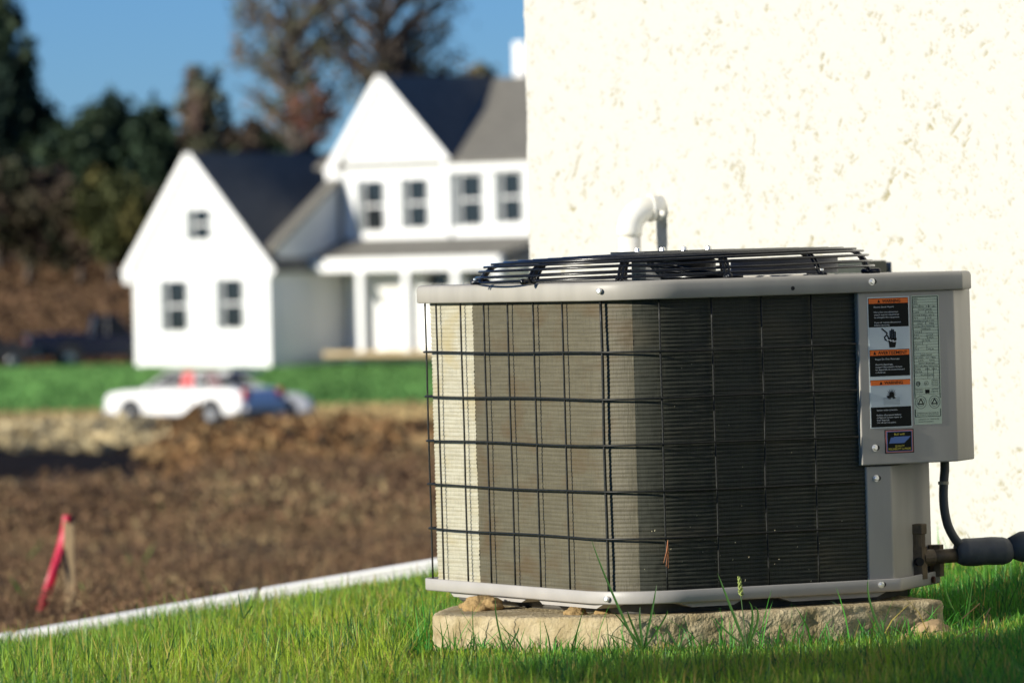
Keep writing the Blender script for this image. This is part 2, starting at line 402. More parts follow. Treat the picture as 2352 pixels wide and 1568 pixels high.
# porch
yp = 1.7
px0 = hp(706, 610, yp)[0]; px1 = hp(1146, 600, yp)[0]; pf1 = hp(900, 592, yp)[1]; pf0 = hp(900, 622, yp)[1]
pw = hp(900, 552, y2)[1]
MB().box((px0, yp, pf0), (px1, yp + 0.25, pf1)).obj('porch_beam', m_trim, house)
MB().prism([(px0 + 0.02, yp + 0.1, pf1 + 0.003), (px1, yp + 0.1, pf1 + 0.003), (px1 + 0.9, y2 - 0.02, pw), (px0 + 0.05, y2 - 0.02, pw)], (0, 0, 0.06)).obj('porch_roof', m_roof, house)
MB().box((px0 + 0.2, yp + 0.3, pf0 + 0.02), (px1 + 0.6, y2 - 0.02, pf0 + 0.1)).obj('porch_ceiling', m_trim, house)
dz = hp(900, 806, yp)[1]
MB().box((px0 + 0.6, yp, dz - 0.16), (px1 + 3, y2 - 0.01, dz)).obj('porch_deck', m_deck, house)
for uu in (826, 931, 1045, 1140):
    x, z = hp(uu, 700, yp)
    MB().box((x - 0.13, yp + 0.01, dz), (x + 0.13, yp + 0.24, pf0)).obj('porch_post', m_trim, house)
MB().box((px1 + 0.5, yp + 1.6, -0.5), (px1 + 3.5, yp + 1.72, pf1 + 0.75)).obj('blue_shade_end', mat('blue_shade_paint', (0.10, 0.20, 0.42), rough=0.7, var=0.1, vscale=1), house, label='shaded end of the porch, its blue shade painted in')  # shaded porch end; the blue of its shade is put into the colour
dx0, _ = hp(880, 700, y2); dx1, _ = hp(935, 700, y2)
d = MB().box((dx0, y2 + 0.05, dz), (dx1, y2 + 0.10, dz + 2.1)).obj('door', m_door, house)
def window(u0, u1, v0, v1, y, shutters=True):
    x0, z1 = hp(u0 - 5, v0 - 7, y); x1, z0 = hp(u1 + 5, v1 + 6, y)
    fr = 0.035; yo = y - 0.055
    g0 = x0 + (0.34 if shutters else 0.02)
    mb = MB()
    mb.box((g0, yo, z0), (g0 + fr, y + 0.01, z1)).box((x1 - fr, yo, z0), (x1, y + 0.01, z1)).box((g0 + fr, yo, z1 - fr), (x1 - fr, y + 0.01, z1)).box((g0 + fr, yo, z0), (x1 - fr, y + 0.01, z0 + fr))
    w_ = mb.obj('window', m_trim, house)
    zm = (z0 + z1) / 2
    MB().box((g0 + fr, yo + 0.01, zm - 0.035), (x1 - fr, y + 0.0, zm + 0.035)).obj('sash_rail', m_trim, w_)
    MB().box((g0 + fr, y - 0.025, z0 + fr), (x1 - fr, y - 0.005, zm - 0.035)).obj('pane', m_hglass, w_)
    MB().box((g0 + fr, y - 0.025, zm + 0.035), (x1 - fr, y - 0.005, z1 - fr)).obj('pane', m_hglass, w_)
    if shutters:
        mb = MB().box((x0, y - 0.045, z0), (x0 + 0.30, y - 0.005, z1))
        for k in range(int((z1 - z0) / 0.09)):
            zz = z0 + 0.05 + k * 0.09
            mb.box((x0 + 0.04, y - 0.06, zz), (x0 + 0.26, y - 0.046, zz + 0.05))
        mb.obj('shutter', m_shut, w_)
        MB().box((x0 - 0.02, y - 0.03, z0 + 0.02), (x0 - 0.002, y - 0.004, z1)).obj('shutter_edge', m_hglass, w_)
window(373, 430, 650, 756, 0); window(501, 558, 646, 750, 0); window(433, 482, 486, 546, 0)
window(825, 882, 421, 526, y2); window(925, 983, 416, 519, y2)
window(1046, 1108, 406, 513, y2 + 0.12); window(1140, 1199, 401, 506, y2 + 0.12)
window(985, 1030, 630, 700, y2 + 0.12, False); window(1075, 1125, 628, 700, y2 + 0.12, False)

# ------------------------------------------------------------------ vehicles far off
m_white = mat('white_paint', (0.86, 0.86, 0.84), rough=0.25, coat=0.5)
m_navy = mat('navy_paint', (0.006, 0.007, 0.022), rough=0.4, coat=0.1)
m_dark = mat('dark_paint', (0.02, 0.018, 0.02), rough=0.3, coat=0.4)
m_tyre = mat('tyre_rubber', (0.02, 0.02, 0.02), rough=0.9, var=0.2, vscale=10)
m_rim = mat('wheel_rim', (0.35, 0.35, 0.35), rough=0.25, metal=0.9)
m_cglass = mat('car_glass', (0.010, 0.012, 0.015), rough=0.2, spec=0.25)
m_red = mat('red_lens', (0.55, 0.03, 0.03), rough=0.3)
m_bump = mat('bumper_metal', (0.4, 0.4, 0.42), rough=0.3, metal=0.7)
def vehicle(name, label, cat, pos, yaw, L, W, body, cabin, paint, wheels, wr=0.34, lights=True, group=None):
    """body: side outline (x,z), nose at +x; cabin: outline of the glass house"""
    M = Matrix.Translation(pos) @ Matrix.Rotation(yaw, 4, 'Z')
    e = empty(name, label, cat, group, M)
    n = len(body); secs = [(-W / 2, 0.86, 0.05), (-W / 2 + 0.09, 1.0, 0), (W / 2 - 0.09, 1.0, 0), (W / 2, 0.86, 0.05)]
    v = []; f = []
    zc = 0.6
    for y, s, dz_ in secs:
        v += [(x * (0.97 if s < 1 else 1), y, zc + (z - zc) * s) for x, z in body]
    for k in range(3):
        for j in range(n):
            f.append((k * n + j, k * n + (j + 1) % n, (k + 1) * n + (j + 1) % n, (k + 1) * n + j))
    f.append(tuple(range(n))[::-1]); f.append(tuple(range(3 * n, 4 * n)))
    b = MB().add(v, f).obj('body', paint, e); bevel(b, 0.03, 2)
    # glass house with pillars and roof
    zt = max(z for x, z in cabin); zb = min(z for x, z in cabin)
    lo = sorted([x for x, z in cabin if z == zb]); hi = sorted([x for x, z in cabin if z > zb])
    def ring(k, z, yk): return [(lo[0] + (hi[0] - lo[0]) * k, -yk, z), (lo[-1] + (hi[-1] - lo[-1]) * k, -yk, z), (lo[-1] + (hi[-1] - lo[-1]) * k, yk, z), (lo[0] + (hi[0] - lo[0]) * k, yk, z)]
    r0 = ring(0, zb - 0.01, W / 2 - 0.10); r1 = ring(1, zt - 0.05, W / 2 - 0.26)
    MB().add(r0 + r1, [(0, 1, 5, 4), (1, 2, 6, 5), (2, 3, 7, 6), (3, 0, 4, 7)]).obj('windows', m_cglass, e)
    bevel(MB().box((hi[0] - 0.04, -(W / 2 - 0.23), zt - 0.05), (hi[-1] + 0.04, W / 2 - 0.23, zt + 0.01)).obj('roof', paint, e), 0.03)
    mb = MB()
    for i in range(4): mb.tube([Vector(r0[i]) , Vector(r1[i])], 0.025, 6)
    xm = (hi[0] + hi[-1]) / 2
    for s in (-1, 1): mb.tube([(xm, s * (W / 2 - 0.10), zb), (xm, s * (W / 2 - 0.25), zt - 0.04)], 0.03, 6)
    mb.obj('pillars', paint, e, kind='stuff')
    for x in wheels:
        for s in (-1, 1):
            t = MB().tube([(x, s * (W / 2 - 0.20), wr), (x, s * (W / 2 - 0.16), wr), (x, s * (W / 2 + 0.0), wr), (x, s * (W / 2 + 0.015), wr)], [wr * 0.9, wr, wr, wr * 0.92], 24).obj('wheel', m_tyre, e, smooth=False)
            MB().cyl((x, s * (W / 2 + 0.0), wr), (x, s * (W / 2 + 0.03), wr), wr * 0.6, wr * 0.45, 20).obj('rim', m_rim, t)
            MB().cyl((x, s * (W / 2 - 0.25), wr + 0.03), (x, s * (W / 2 + 0.006), wr + 0.03), wr * 1.22, None, 24).obj('wheel_arch', m_dark, e)
    xr = min(x for x, z in body); xf = max(x for x, z in body)
    for s in (-1, 1):
        MB().box((xr - 0.03, s * (W / 2 - 0.2) - 0.11, 0.72), (xr + 0.05, s * (W / 2 - 0.2) + 0.11, 0.98)).obj('tail_light', m_red, e)
        MB().box((xf - 0.06, s * (W / 2 - 0.25) - 0.14, 0.60), (xf + 0.02, s * (W / 2 - 0.25) + 0.14, 0.76)).obj('headlight', m_rim, e)
    MB().box((xf - 0.05, -W / 2 + 0.1, 0.38), (xf + 0.07, W / 2 - 0.1, 0.52)).obj('bumper', m_bump, e)
    MB().box((xr - 0.08, -W / 2 + 0.1, 0.42), (xr + 0.03, W / 2 - 0.1, 0.56)).obj('bumper', m_bump, e)
    return e
truck_body = [(-2.35, 0.42), (-2.35, 1.12), (-0.45, 1.14), (-0.4, 1.05), (0.75, 1.06), (1.0, 1.05), (2.05, 0.92), (2.22, 0.82), (2.25, 0.42), (1.9, 0.36), (-1.9, 0.36)]
truck_cab = [(-0.48, 1.05), (-0.34, 1.68), (0.42, 1.68), (0.95, 1.05)]
sedan_body = [(-2.25, 0.45), (-2.25, 0.85), (-2.05, 0.98), (-1.1, 1.02), (0.75, 0.99), (1.9, 0.86), (2.15, 0.72), (2.2, 0.40), (1.9, 0.30), (-1.95, 0.30)]
sedan_cab = [(-1.55, 0.98), (-0.85, 1.46), (0.25, 1.46), (1.0, 0.97)]
def on_ground(u, Y): p = at(u, 900, Y); return Vector((p.x, p.y, gz(p.x, p.y)))
coupe_body = [(-2.30, 0.42), (-2.34, 0.62), (-2.28, 0.92), (-2.0, 1.00), (-1.2, 1.02), (0.75, 1.00), (1.75, 0.96), (2.22, 0.90), (2.34, 0.78), (2.36, 0.45), (2.0, 0.30), (-1.95, 0.30)]
coupe_cab = [(-1.75, 1.00), (-1.30, 1.46), (0.35, 1.46), (1.05, 0.99)]
m_vinyl = mat('maroon_vinyl', (0.075, 0.018, 0.025), rough=0.5)
p = on_ground(447, 170.5); p.z += 0.03
old = vehicle('white_car', 'white old car with a maroon rear roof, parked nearest beyond the dirt bank', 'car', p, R(143), 4.7, 1.85, coupe_body, coupe_cab, m_white, (-1.30, 1.42), 0.33)
bevel(MB().box((-1.36, -0.71, 1.463), (-0.35, 0.71, 1.485)).obj('vinyl_roof', m_vinyl, old), 0.01)
MB().prism([(-0.62, 0.80, 1.01), (-0.22, 0.80, 1.01), (-0.24, 0.68, 1.44), (-0.56, 0.68, 1.44)], (0, 0.035, 0)).obj('side_panel', m_red, old, label='red panel between the side windows')
MB().prism([(-1.70, 0.815, 1.01), (-1.15, 0.815, 1.01), (-1.00, 0.69, 1.44), (-1.30, 0.69, 1.44)], (0, 0.03, 0)).obj('rear_pillar', m_vinyl, old)
for s_ in (-1, 1):
    for x_ in (-0.55, 0.80): MB().box((x_, s_ * 0.928 - 0.004, 0.42), (x_ + 0.02, s_ * 0.928 + 0.004, 0.96)).obj('door_seam', m_dark, old)
    MB().box((-0.35, s_ * 0.935 - 0.012, 0.80), (-0.17, s_ * 0.935 + 0.012, 0.83)).obj('door_handle', m_bump, old)
    MB().box((0.72, s_ * 1.01 - 0.07, 0.98), (0.80, s_ * 1.01 + 0.07, 1.09)).obj('side_mirror', m_white, old)
p = on_ground(522, 177.0); p.z += 0.03
vehicle('white_sedan', 'second white car, mostly hidden behind the nearer white car, its nose showing at the right', 'car', p, R(12), 4.4, 1.75, sedan_body, sedan_cab, m_white, (-1.35, 1.35), 0.33)
p = on_ground(226, 223.0); p.z += 0.02
vehicle('navy_pickup', 'dark navy pickup truck parked beside the house, red tail light at its left end', 'pickup truck', p, R(8), 4.9, 1.8, [(x * 1.05, z * 1.06) for x, z in truck_body], [(x + 0.25, z * 1.06) for x, z in truck_cab], m_navy, (-1.0, 1.5), 0.38)
p = on_ground(-62, 222.0); p.z += 0.02
vehicle('dark_sedan', 'nearly black car cut off by the left edge, on the lawn beside the hillside', 'car', p, R(6), 4.4, 1.75, sedan_body, sedan_cab, m_dark, (-1.35, 1.35), 0.31)

# ------------------------------------------------------------------ trees far off
def leaves(cx, cy, cz, rx, ry, rz, n, size, rng, clumps=40, hole=0.0):
    """small leaf faces gathered in clumps spread through an uneven volume"""
    c = rng.normal(size=(clumps, 3)); c /= np.linalg.norm(c, axis=1)[:, None]; c *= rng.uniform(0.25, 1.0, (clumps, 1)) ** 0.6
    cr = rng.uniform(0.16, 0.36, clumps) * (1 if clumps < 90 else 0.55)
    k = rng.integers(0, clumps, n)
    p = c[k] + rng.normal(size=(n, 3)) * cr[k][:, None] * 0.55
    P = np.stack([cx + p[:, 0] * rx, cy + p[:, 1] * ry, cz + p[:, 2] * rz], 1)
    a = rng.normal(size=(n, 3)); a /= np.linalg.norm(a, axis=1)[:, None]
    b = np.cross(a, rng.normal(size=(n, 3))); b /= np.linalg.norm(b, axis=1)[:, None]
    s = size * rng.uniform(0.6, 1.4, (n, 1))
    V = np.stack([P - a * s, P + b * s * 0.5, P + a * s, P - b * s * 0.5], 1)
    return V.reshape(-1, 3), k
m_leaf = mat('leaf', (0.05, 0.06, 0.02), rough=0.7, spec=0.2, attr='tone', trans=0.15)
m_bark = mat('bark', (0.13, 0.105, 0.085), rough=0.9, var=0.3, vscale=4)
def tree(name, label, u, v_top, Y, halfw_px, v_crown, tones, seed, n=5000, size=0.3, cat='tree', clumps=45, group=None, branches=10, conifer=False):
    rng = np.random.default_rng(seed)
    b = on_ground(u, Y); top = at(u, v_top, Y).z; bot = at(u, v_crown, Y).z
    rx = halfw_px / FPX * Y; H = top - b.z
    e = empty(name, label, cat, group, Matrix.Translation(b))
    cz = (top + bot) / 2 - b.z; rz = (top - bot) / 2
    tr = max(0.12, H * 0.02)
    mb = MB().tube([(0, 0, -0.5), (0.1, 0, H * 0.3), (-0.1, 0.1, H * 0.6), (0.05, 0, H * 0.93)], [tr * 1.3, tr, tr * 0.6, tr * 0.15], 8)
    mb.obj('trunk', m_bark, e, smooth=True)
    if branches:
        mb = MB()
        for k in range(branches):
            an = rng.uniform(0, 6.28); z0 = H * rng.uniform(0.3, 0.75); L = rx * rng.uniform(0.6, 0.95)
            p0 = Vector((0, 0, z0)); p1 = Vector((math.cos(an) * L * 0.5, math.sin(an) * L * 0.5, z0 + L * 0.4)); p2 = Vector((math.cos(an) * L, math.sin(an) * L, min(H * 0.97, z0 + L * rng.uniform(0.6, 1.0))))
            mb.tube([p0, p1, p2], [tr * 0.5, tr * 0.36, tr * 0.12], 6)
            for q in range(3):
                an2 = an + rng.uniform(-1, 1); L2 = L * 0.5; s0 = p0.lerp(p2, 0.4 + 0.2 * q)
                mb.tube([s0, s0 + Vector((math.cos(an2) * L2, math.sin(an2) * L2, L2 * 0.6))], [tr * 0.2, tr * 0.04], 5)
        mb.obj('branches', m_bark, e, kind='stuff')
    if conifer:
        V = []; K = []
        for q in range(clumps):
            t = q / clumps; z = bot - b.z + (top - bot) * t; r = rx * (1 - t) ** 0.75 * rng.uniform(0.6, 1.15); an = rng.uniform(0, 6.28)
            v_, k_ = leaves(math.cos(an) * r * 0.62, math.sin(an) * r * 0.62, z, r * 0.6 + 0.3, r * 0.6 + 0.3, (top - bot) / clumps * 3.2 + 0.4, n // clumps, size, rng, 5)
            V.append(v_); K.append(k_ * 0 + q)
        V = np.concatenate(V); K = np.concatenate(K)
    else:
        V, K = leaves(0, 0, cz, rx, rx, rz, n, size, rng, clumps)
    nf = len(V) // 4
    me = mesh_np('crown', V, np.arange(nf * 4).reshape(-1, 4))
    T = np.asarray(tones); tt = T[rng.integers(0, len(T), 400)][K % 400] * rng.uniform(0.75, 1.25, (nf, 1))
    col_attr(me, np.repeat(tt, 4, 0))
    link('crown', me, m_leaf, e)
    return e
GR = [(0.032, 0.056, 0.030), (0.042, 0.066, 0.032), (0.027, 0.05, 0.036)]
MX = [(0.072, 0.062, 0.036), (0.052, 0.06, 0.032), (0.09, 0.065, 0.045)]
YL = [(0.12, 0.11, 0.035), (0.08, 0.09, 0.032), (0.05, 0.058, 0.025)]
AU = [(0.19, 0.155, 0.095), (0.15, 0.15, 0.09), (0.20, 0.14, 0.11), (0.14, 0.15, 0.09)]
RD = [(0.22, 0.10, 0.07), (0.17, 0.12, 0.08)]
tree('pine_tree', 'tallest dark evergreen on the hill, cut by the left edge', 5, 15, 292, 92, 330, GR, 1, 9000, 0.28, clumps=60, conifer=False)
tree('pine_tree', 'dark evergreen stretching a limb to the right of the tallest one', 80, 205, 296, 78, 420, GR, 2, 6000, 0.28)
tree('evergreen_tree', 'round topped dark evergreen at the middle of the dark wood', 258, 238, 288, 95, 520, GR, 3, 9000, 0.28)
tree('evergreen_tree', 'dark evergreen between the round topped one and the garage gable', 355, 262, 286, 78, 540, GR, 4, 7000, 0.28)
tree('evergreen_tree', 'low dark evergreen beneath the gap in the wood, next to the tallest evergreen', 165, 300, 289, 90, 560, GR, 5, 7000, 0.28)
tree('brown_bush', 'dull brown bushy tree at the foot of the tallest evergreen', 70, 390, 281, 110, 600, MX, 6, 8000, 0.26)
tree('brown_bush', 'brownish green bushy tree at the foot of the wood, left of the yellowish one', 190, 420, 280, 90, 610, MX, 7, 7000, 0.26)
tree('yellow_bush', 'yellowish green bush against the dark wood', 262, 400, 278, 75, 600, YL, 8, 6000, 0.24)
tree('yellow_bush', 'yellowish green bush touching the garage gable', 350, 430, 277, 62, 605, YL, 9, 5000, 0.24)
tree('autumn_tree', 'thin brown autumn tree with a pointed top above the garage ridge', 484, 158, 276, 66, 380, AU, 10, 3000, 0.18, clumps=95, branches=14)
tree('autumn_tree', 'dark slender tree behind the garage ridge, under the big autumn tree', 560, 290, 284, 90, 420, MX, 11, 1500, 0.25, clumps=24, branches=12)
tree('autumn_tree', 'large thin autumn tree cut by the top edge, left one of the pair', 690, -150, 292, 150, 335, AU, 12, 2600, 0.15, clumps=150, branches=44)
tree('autumn_tree', 'large thin autumn tree above the tall gable, right half of the pair', 900, -170, 298, 200, 310, AU, 13, 2900, 0.15, clumps=170, branches=48)
tree('red_tree', 'small reddish tree beside the tall gable', 735, 195, 286, 62, 330, RD, 14, 600, 0.17, clumps=95)
tree('autumn_tree', 'low dark tree showing just above the main roof ridge', 960, 120, 310, 85, 330, MX, 15, 3000, 0.25)
tree('autumn_tree', 'low rusty tree between the main roof ridge and the white chimney', 1100, 150, 312, 60, 330, AU, 16, 1500, 0.24, clumps=24)
tree('evergreen_tree', 'dark low tree showing between the garage ridge and the tall gable', 640, 300, 306, 110, 500, GR, 17, 4000, 0.28)
tree('evergreen_tree', 'dark low tree right behind the garage gable peak', 460, 310, 307, 80, 520, GR, 18, 4000, 0.28)

# wooden survey stake with a pink ribbon
SY = 25.0
sb = on_ground(151, SY); st = at(152, 1190, SY)
stake = empty('survey_stake', 'bare wooden survey stake with a long pink ribbon, standing in the brown field', 'stake', matrix=Matrix.Translation(sb))
H = st.z - sb.z
bevel(MB().add([(-.02, -.01, -.1), (.02, -.01, -.1), (.02, .012, -.1), (-.02, .012, -.1), (-.02, -.01, H), (.02, -.01, H), (.02, .012, H), (-.02, .012, H)],
    [(3, 2, 1, 0), (4, 5, 6, 7), (0, 1, 5, 4), (1, 2, 6, 5), (2, 3, 7, 6), (3, 0, 4, 7)]).obj('post', mat('raw_wood', (0.42, 0.30, 0.16), rough=0.8, var=0.2, vscale=30), stake), 0.003)
rb = []
for k in range(15):
    t = k / 14; q = at(156 - 62 * t ** 1.25, 1182 + 222 * t, SY); lw = 0.026
    rb.append((q - sb, 0.03 * math.sin(t * 7), lw * 0.7))
v = []; f = []
for q, dy, lw in rb: v += [(q.x - lw, q.y - 0.02 + dy, q.z), (q.x + lw, q.y - 0.02 + dy * 0.5, q.z), (q.x + lw, q.y - 0.018 + dy * 0.5, q.z), (q.x - lw, q.y - 0.018 + dy, q.z)]
for k in range(14):
    for j in range(4): f.append((k * 4 + j, k * 4 + (j + 1) % 4, k * 4 + 4 + (j + 1) % 4, k * 4 + 4 + j))
f += [(0, 1, 2, 3), (59, 58, 57, 56)]
MB().add(v, f).obj('ribbon', mat('pink_ribbon', (0.75, 0.04, 0.10), rough=0.4, trans=0.35), stake, smooth=True)
# ------------------------------------------------------------------ stucco house with its relief wall
E1 = (UM.to_3x3() @ Vector((1, 0, 0))); E1 = Vector((E1.x, E1.y, 0)).normalized()
E2 = Vector((-E1.y, E1.x, 0))
C0 = UM @ Vector((0, 0, 0)); C0.z = 0
GAP = 1.93
WO = C0 + E1 * GAP                                        # wall origin; local x = E1 (into the wall), y = E2 (away along the wall)
WM = Matrix((E1, E2, Vector((0, 0, 1)))).transposed().to_4x4(); WM.translation = WO
WI = WM.inverted()
def wl(u, v):
    """point of the wall plane seen at (u,v) -> (y, z) in the wall frame"""
    o = WI @ CAM; d = WI.to_3x3() @ ray(u, v); t = -o.x / d.x; p = o + d * t
    return p.y, p.z
wend = wl(1204, 300)[0]
stucco = empty('stucco_house', 'cream white stucco house wall, rough and sunlit, close behind the air conditioner', 'house', matrix=WM)
m_st = bpy.data.materials.new('stucco'); m_st.use_nodes = True
n_ = m_st.node_tree.nodes; l_ = m_st.node_tree.links; b_ = n_['Principled BSDF']
b_.inputs['Roughness'].default_value = 0.9; b_.inputs['Specular IOR Level'].default_value = 0.15
at_ = n_.new('ShaderNodeAttribute'); at_.attribute_name = 'tone'; l_.new(at_.outputs['Color'], b_.inputs['Base Color'])
tc_ = n_.new('ShaderNodeTexCoord'); tn_ = n_.new('ShaderNodeTexNoise'); tn_.inputs['Scale'].default_value = 170; tn_.inputs['Detail'].default_value = 4
l_.new(tc_.outputs['Object'], tn_.inputs['Vector']); bp_ = n_.new('ShaderNodeBump'); bp_.inputs['Strength'].default_value = 0.5; bp_.inputs['Distance'].default_value = 0.002
l_.new(tn_.outputs['Fac'], bp_.inputs['Height']); l_.new(bp_.outputs['Normal'], b_.inputs['Normal'])
yy = np.arange(1.55, wend + 0.003, 0.0062); zz = np.arange(-0.25, 1.75, 0.0042)
YY, ZZ = np.meshgrid(yy, zz)
# strokes of the trowel run diagonally; small tears open between smooth plateaus
sx = 0.51 * YY + 0.86 * ZZ; sz = -0.86 * YY + 0.51 * ZZ          # across and along the strokes
dens = 0.5 + 0.5 * fbm(YY * 1.3 + 3, ZZ * 1.7, 3, 61) + 0.6 * np.clip((3.0 - YY) / 1.4, -1, 1) * np.clip((ZZ - 0.3) / 0.8, 0, 1)
wv = 0.02 * fbm(YY * 14, ZZ * 14, 2, 50)
nA = fbm((sx + wv) * 52, (sz + wv) * 12, 3, 51); nB = fbm((sx + wv) * 105, (sz - wv) * 36, 2, 53); nM = fbm(YY * 17, ZZ * 24, 3, 55); nM2 = fbm(YY * 26, ZZ * 38, 2, 57)
tear = np.exp(-(nA / 0.050) ** 2) * np.clip((nM - 0.30 + 0.12 * dens) * 5, 0, 1)
tear2 = np.exp(-(nB / 0.08) ** 2) * np.clip((nM2 - 0.22 + 0.26 * dens) * 4, 0, 1)
plate = fbm(YY * 9, ZZ * 7, 4, 59)
hgt = 0.0016 * plate + 0.0006 * fbm(YY * 60, ZZ * 60, 3, 60) - 0.006 * tear - 0.0035 * tear2
dirt = np.clip(tear * 1.0 + tear2 * 0.65, 0, 1)[..., None]
colw = np.array((0.505, 0.495, 0.45)) * (1 - dirt) + np.array((0.27, 0.24, 0.13)) * dirt
endw = np.clip((YY - (wend - 0.02)) / 0.02, 0, 1)
Xw = -hgt + endw ** 2 * 0.012
YYj = YY + np.where(YY > wend - 0.02, 0.006 * fbm(ZZ * 28, ZZ * 0 + 3, 3, 71), 0)
ii = np.arange(YY.size).reshape(YY.shape)
me = mesh_np('wall', np.stack([Xw, YYj, ZZ], -1).reshape(-1, 3), np.stack([ii[:-1, :-1], ii[1:, :-1], ii[1:, 1:], ii[:-1, 1:]], -1).reshape(-1, 4), smooth=True)
col_attr(me, colw.reshape(-1, 3)); link('wall', me, m_st, stucco)
me = MB().box((0.010, -4.0, -0.5), (7.0, wend - 0.003, 5.2)); o = me.obj('outer_walls', m_st, stucco)
col_attr(o.data, np.tile((0.505, 0.495, 0.45), (8, 1)))
o = MB().box((-0.004, -4.0, 1.749), (0.008, wend, 5.2)).box((-0.004, -4.0, -0.5), (0.008, 1.548, 1.748)).obj('wall_upper', m_st, stucco)
col_attr(o.data, np.tile((0.505, 0.495, 0.45), (16, 1)))
MB().prism([(-0.4, -4.3, 5.2), (7.3, -4.3, 5.2), (3.4, -4.3, 7.4)], (0, wend + 4.6, 0)).obj('roof', m_roof, stucco)

# ---- vent pipe elbow on the wall
m_pvc = mat('white_pvc', (0.84, 0.84, 0.82), rough=0.35, var=0.05, vscale=25, col2=(0.80, 0.76, 0.66))
py_, pz_ = wl(1520, 478)
PRJ = 0.094
s2 = ((WM @ Vector((0, py_, pz_))) - CAM).dot(F) / 15000
r_p = 25.5 * s2
pipe = empty_v = None
mb = MB()
pts = [(0.02, py_, pz_)] + [(-0.035, py_, pz_)]
rb_ = PRJ - 0.035
for k in range(0, 10):
    a_ = math.pi / 2 * k / 9
    pts.append((-0.035 - rb_ * math.sin(a_), py_, pz_ - rb_ * (1 - math.cos(a_))))
zj = pz_ - rb_ - 0.012
pts.append((-PRJ, py_, zj))
vp = MB().tube(pts, r_p * 1.12, 24).obj('vent_elbow', m_pvc, stucco, smooth=True)
MB().tube([(-0.028, py_, pz_), (-0.036, py_, pz_)], r_p * 1.24, 24).obj('elbow_collar', m_pvc, vp)
MB().tube([(-PRJ, py_, zj + 0.004), (-PRJ, py_, -0.25)], r_p, 24).obj('vent_pipe', m_pvc, stucco, smooth=True)

# ---- disconnect box on the wall behind the fan guard
m_olive = mat('weathered_olive_metal', (0.045, 0.05, 0.035), rough=0.5, var=0.2, vscale=30)
y0_, zt_ = wl(2061, 597); y1_, _ = wl(1985, 598)
bx = MB().box((-0.07, y0_ + 0.03, zt_ - 0.34), (-0.012, y1_ + 0.10, zt_)).obj('disconnect_box', m_olive, label='small dark olive box on the stucco wall, behind the right end of the fan guard', category='electrical box')
bx.matrix_world = WM; bevel(bx, 0.004)

# ------------------------------------------------------------------ concrete pad
ZP = 0.030; TILT = 0.014
outl = [(985, 1409), (992, 1413), (1100, 1415), (1250, 1417), (1430, 1418), (1600, 1409), (1800, 1399), (1960, 1390), (2110, 1381), (2165, 1379), (2184, 1377), (2079, 1366)]
def zpad(x): return ZP + TILT * min(1.0, max(0.0, (x + 0.16) / 0.9))
pp = []
for u, v in outl:
    q = on_z(u, v, ZP); q = on_z(u, v, zpad(q.x)); pp.append(q)
pp = [Vector((p.x, p.y)) for p in pp]
back = [pp[-1] + Vector((-0.14, 0.95)), pp[0] + Vector((0.36, 1.15)), on_z(1072, 1383, ZP).to_2d(), on_z(1030, 1391, ZP).to_2d(), on_z(1003, 1399, ZP).to_2d()]
poly = pp + back
# resample the outline finely
def resample(P, step):
    out = []
    for i in range(len(P)):
        a, b = P[i], P[(i + 1) % len(P)]; n = max(1, int((b - a).length / step))
        out += [a.lerp(b, k / n) for k in range(n)]
    return out
rs_ = resample(poly, 0.010)
for _ in range(14): rs_ = [(rs_[i - 1] + rs_[i] * 2 + rs_[(i + 1) % len(rs_)]) / 4 for i in range(len(rs_))]
cen = sum(rs_, Vector((0, 0))) / len(rs_)
lv = [-0.08, -0.05, -0.035, -0.022, -0.012, -0.002, 0.008, 0.016, 0.022, 0.027, ZP - 0.0005]
NR = len(rs_); v = []; tone = []
per = np.cumsum([0] + [(rs_[i] - rs_[i - 1]).length for i in range(1, NR)])
for li, z in enumerate(lv):
    for i, p in enumerate(rs_):
        d = (cen - p).normalized()
        q = rs_[(i + 1) % NR] - rs_[i - 1]; nrm = Vector((-q.y, q.x)).normalized()
        s = per[i]
        rough = 0.007 * float(fbm(s * 12, z * 26, 4, 81)) + 0.007 * float(fbm(s * 60, z * 70, 2, 83))
        # the rim is broken away at the right part of the front
        brk = max(0, float(fbm(s * 7 + 4, 2.0, 3, 85)) + 0.10) * (1 if z > 0.008 else 0.3)
        right = min(1, max(0, (p.x - 0.30) / 0.25)) if p.y < 13.2 else 0
        inset = 0.004 + abs(rough) * 1.2 + (0.011 * brk + 0.012 * (1 - z / ZP) * 0) * right * (1.0 if z > 0.0 else 0.6)
        if li == len(lv) - 1: inset = inset + 0.006
        if li == len(lv) - 2: inset += 0.002
        pz = z + (zpad(p.x) - ZP) + 0.0015 * float(fbm(s * 20, z * 10, 2, 87))
        v.append((p.x + nrm.x * inset, p.y + nrm.y * inset, pz))
f = []
for li in range(len(lv) - 1):
    for i in range(NR):
        f.append((li * NR + i, li * NR + (i + 1) % NR, (li + 1) * NR + (i + 1) % NR, (li + 1) * NR + i))
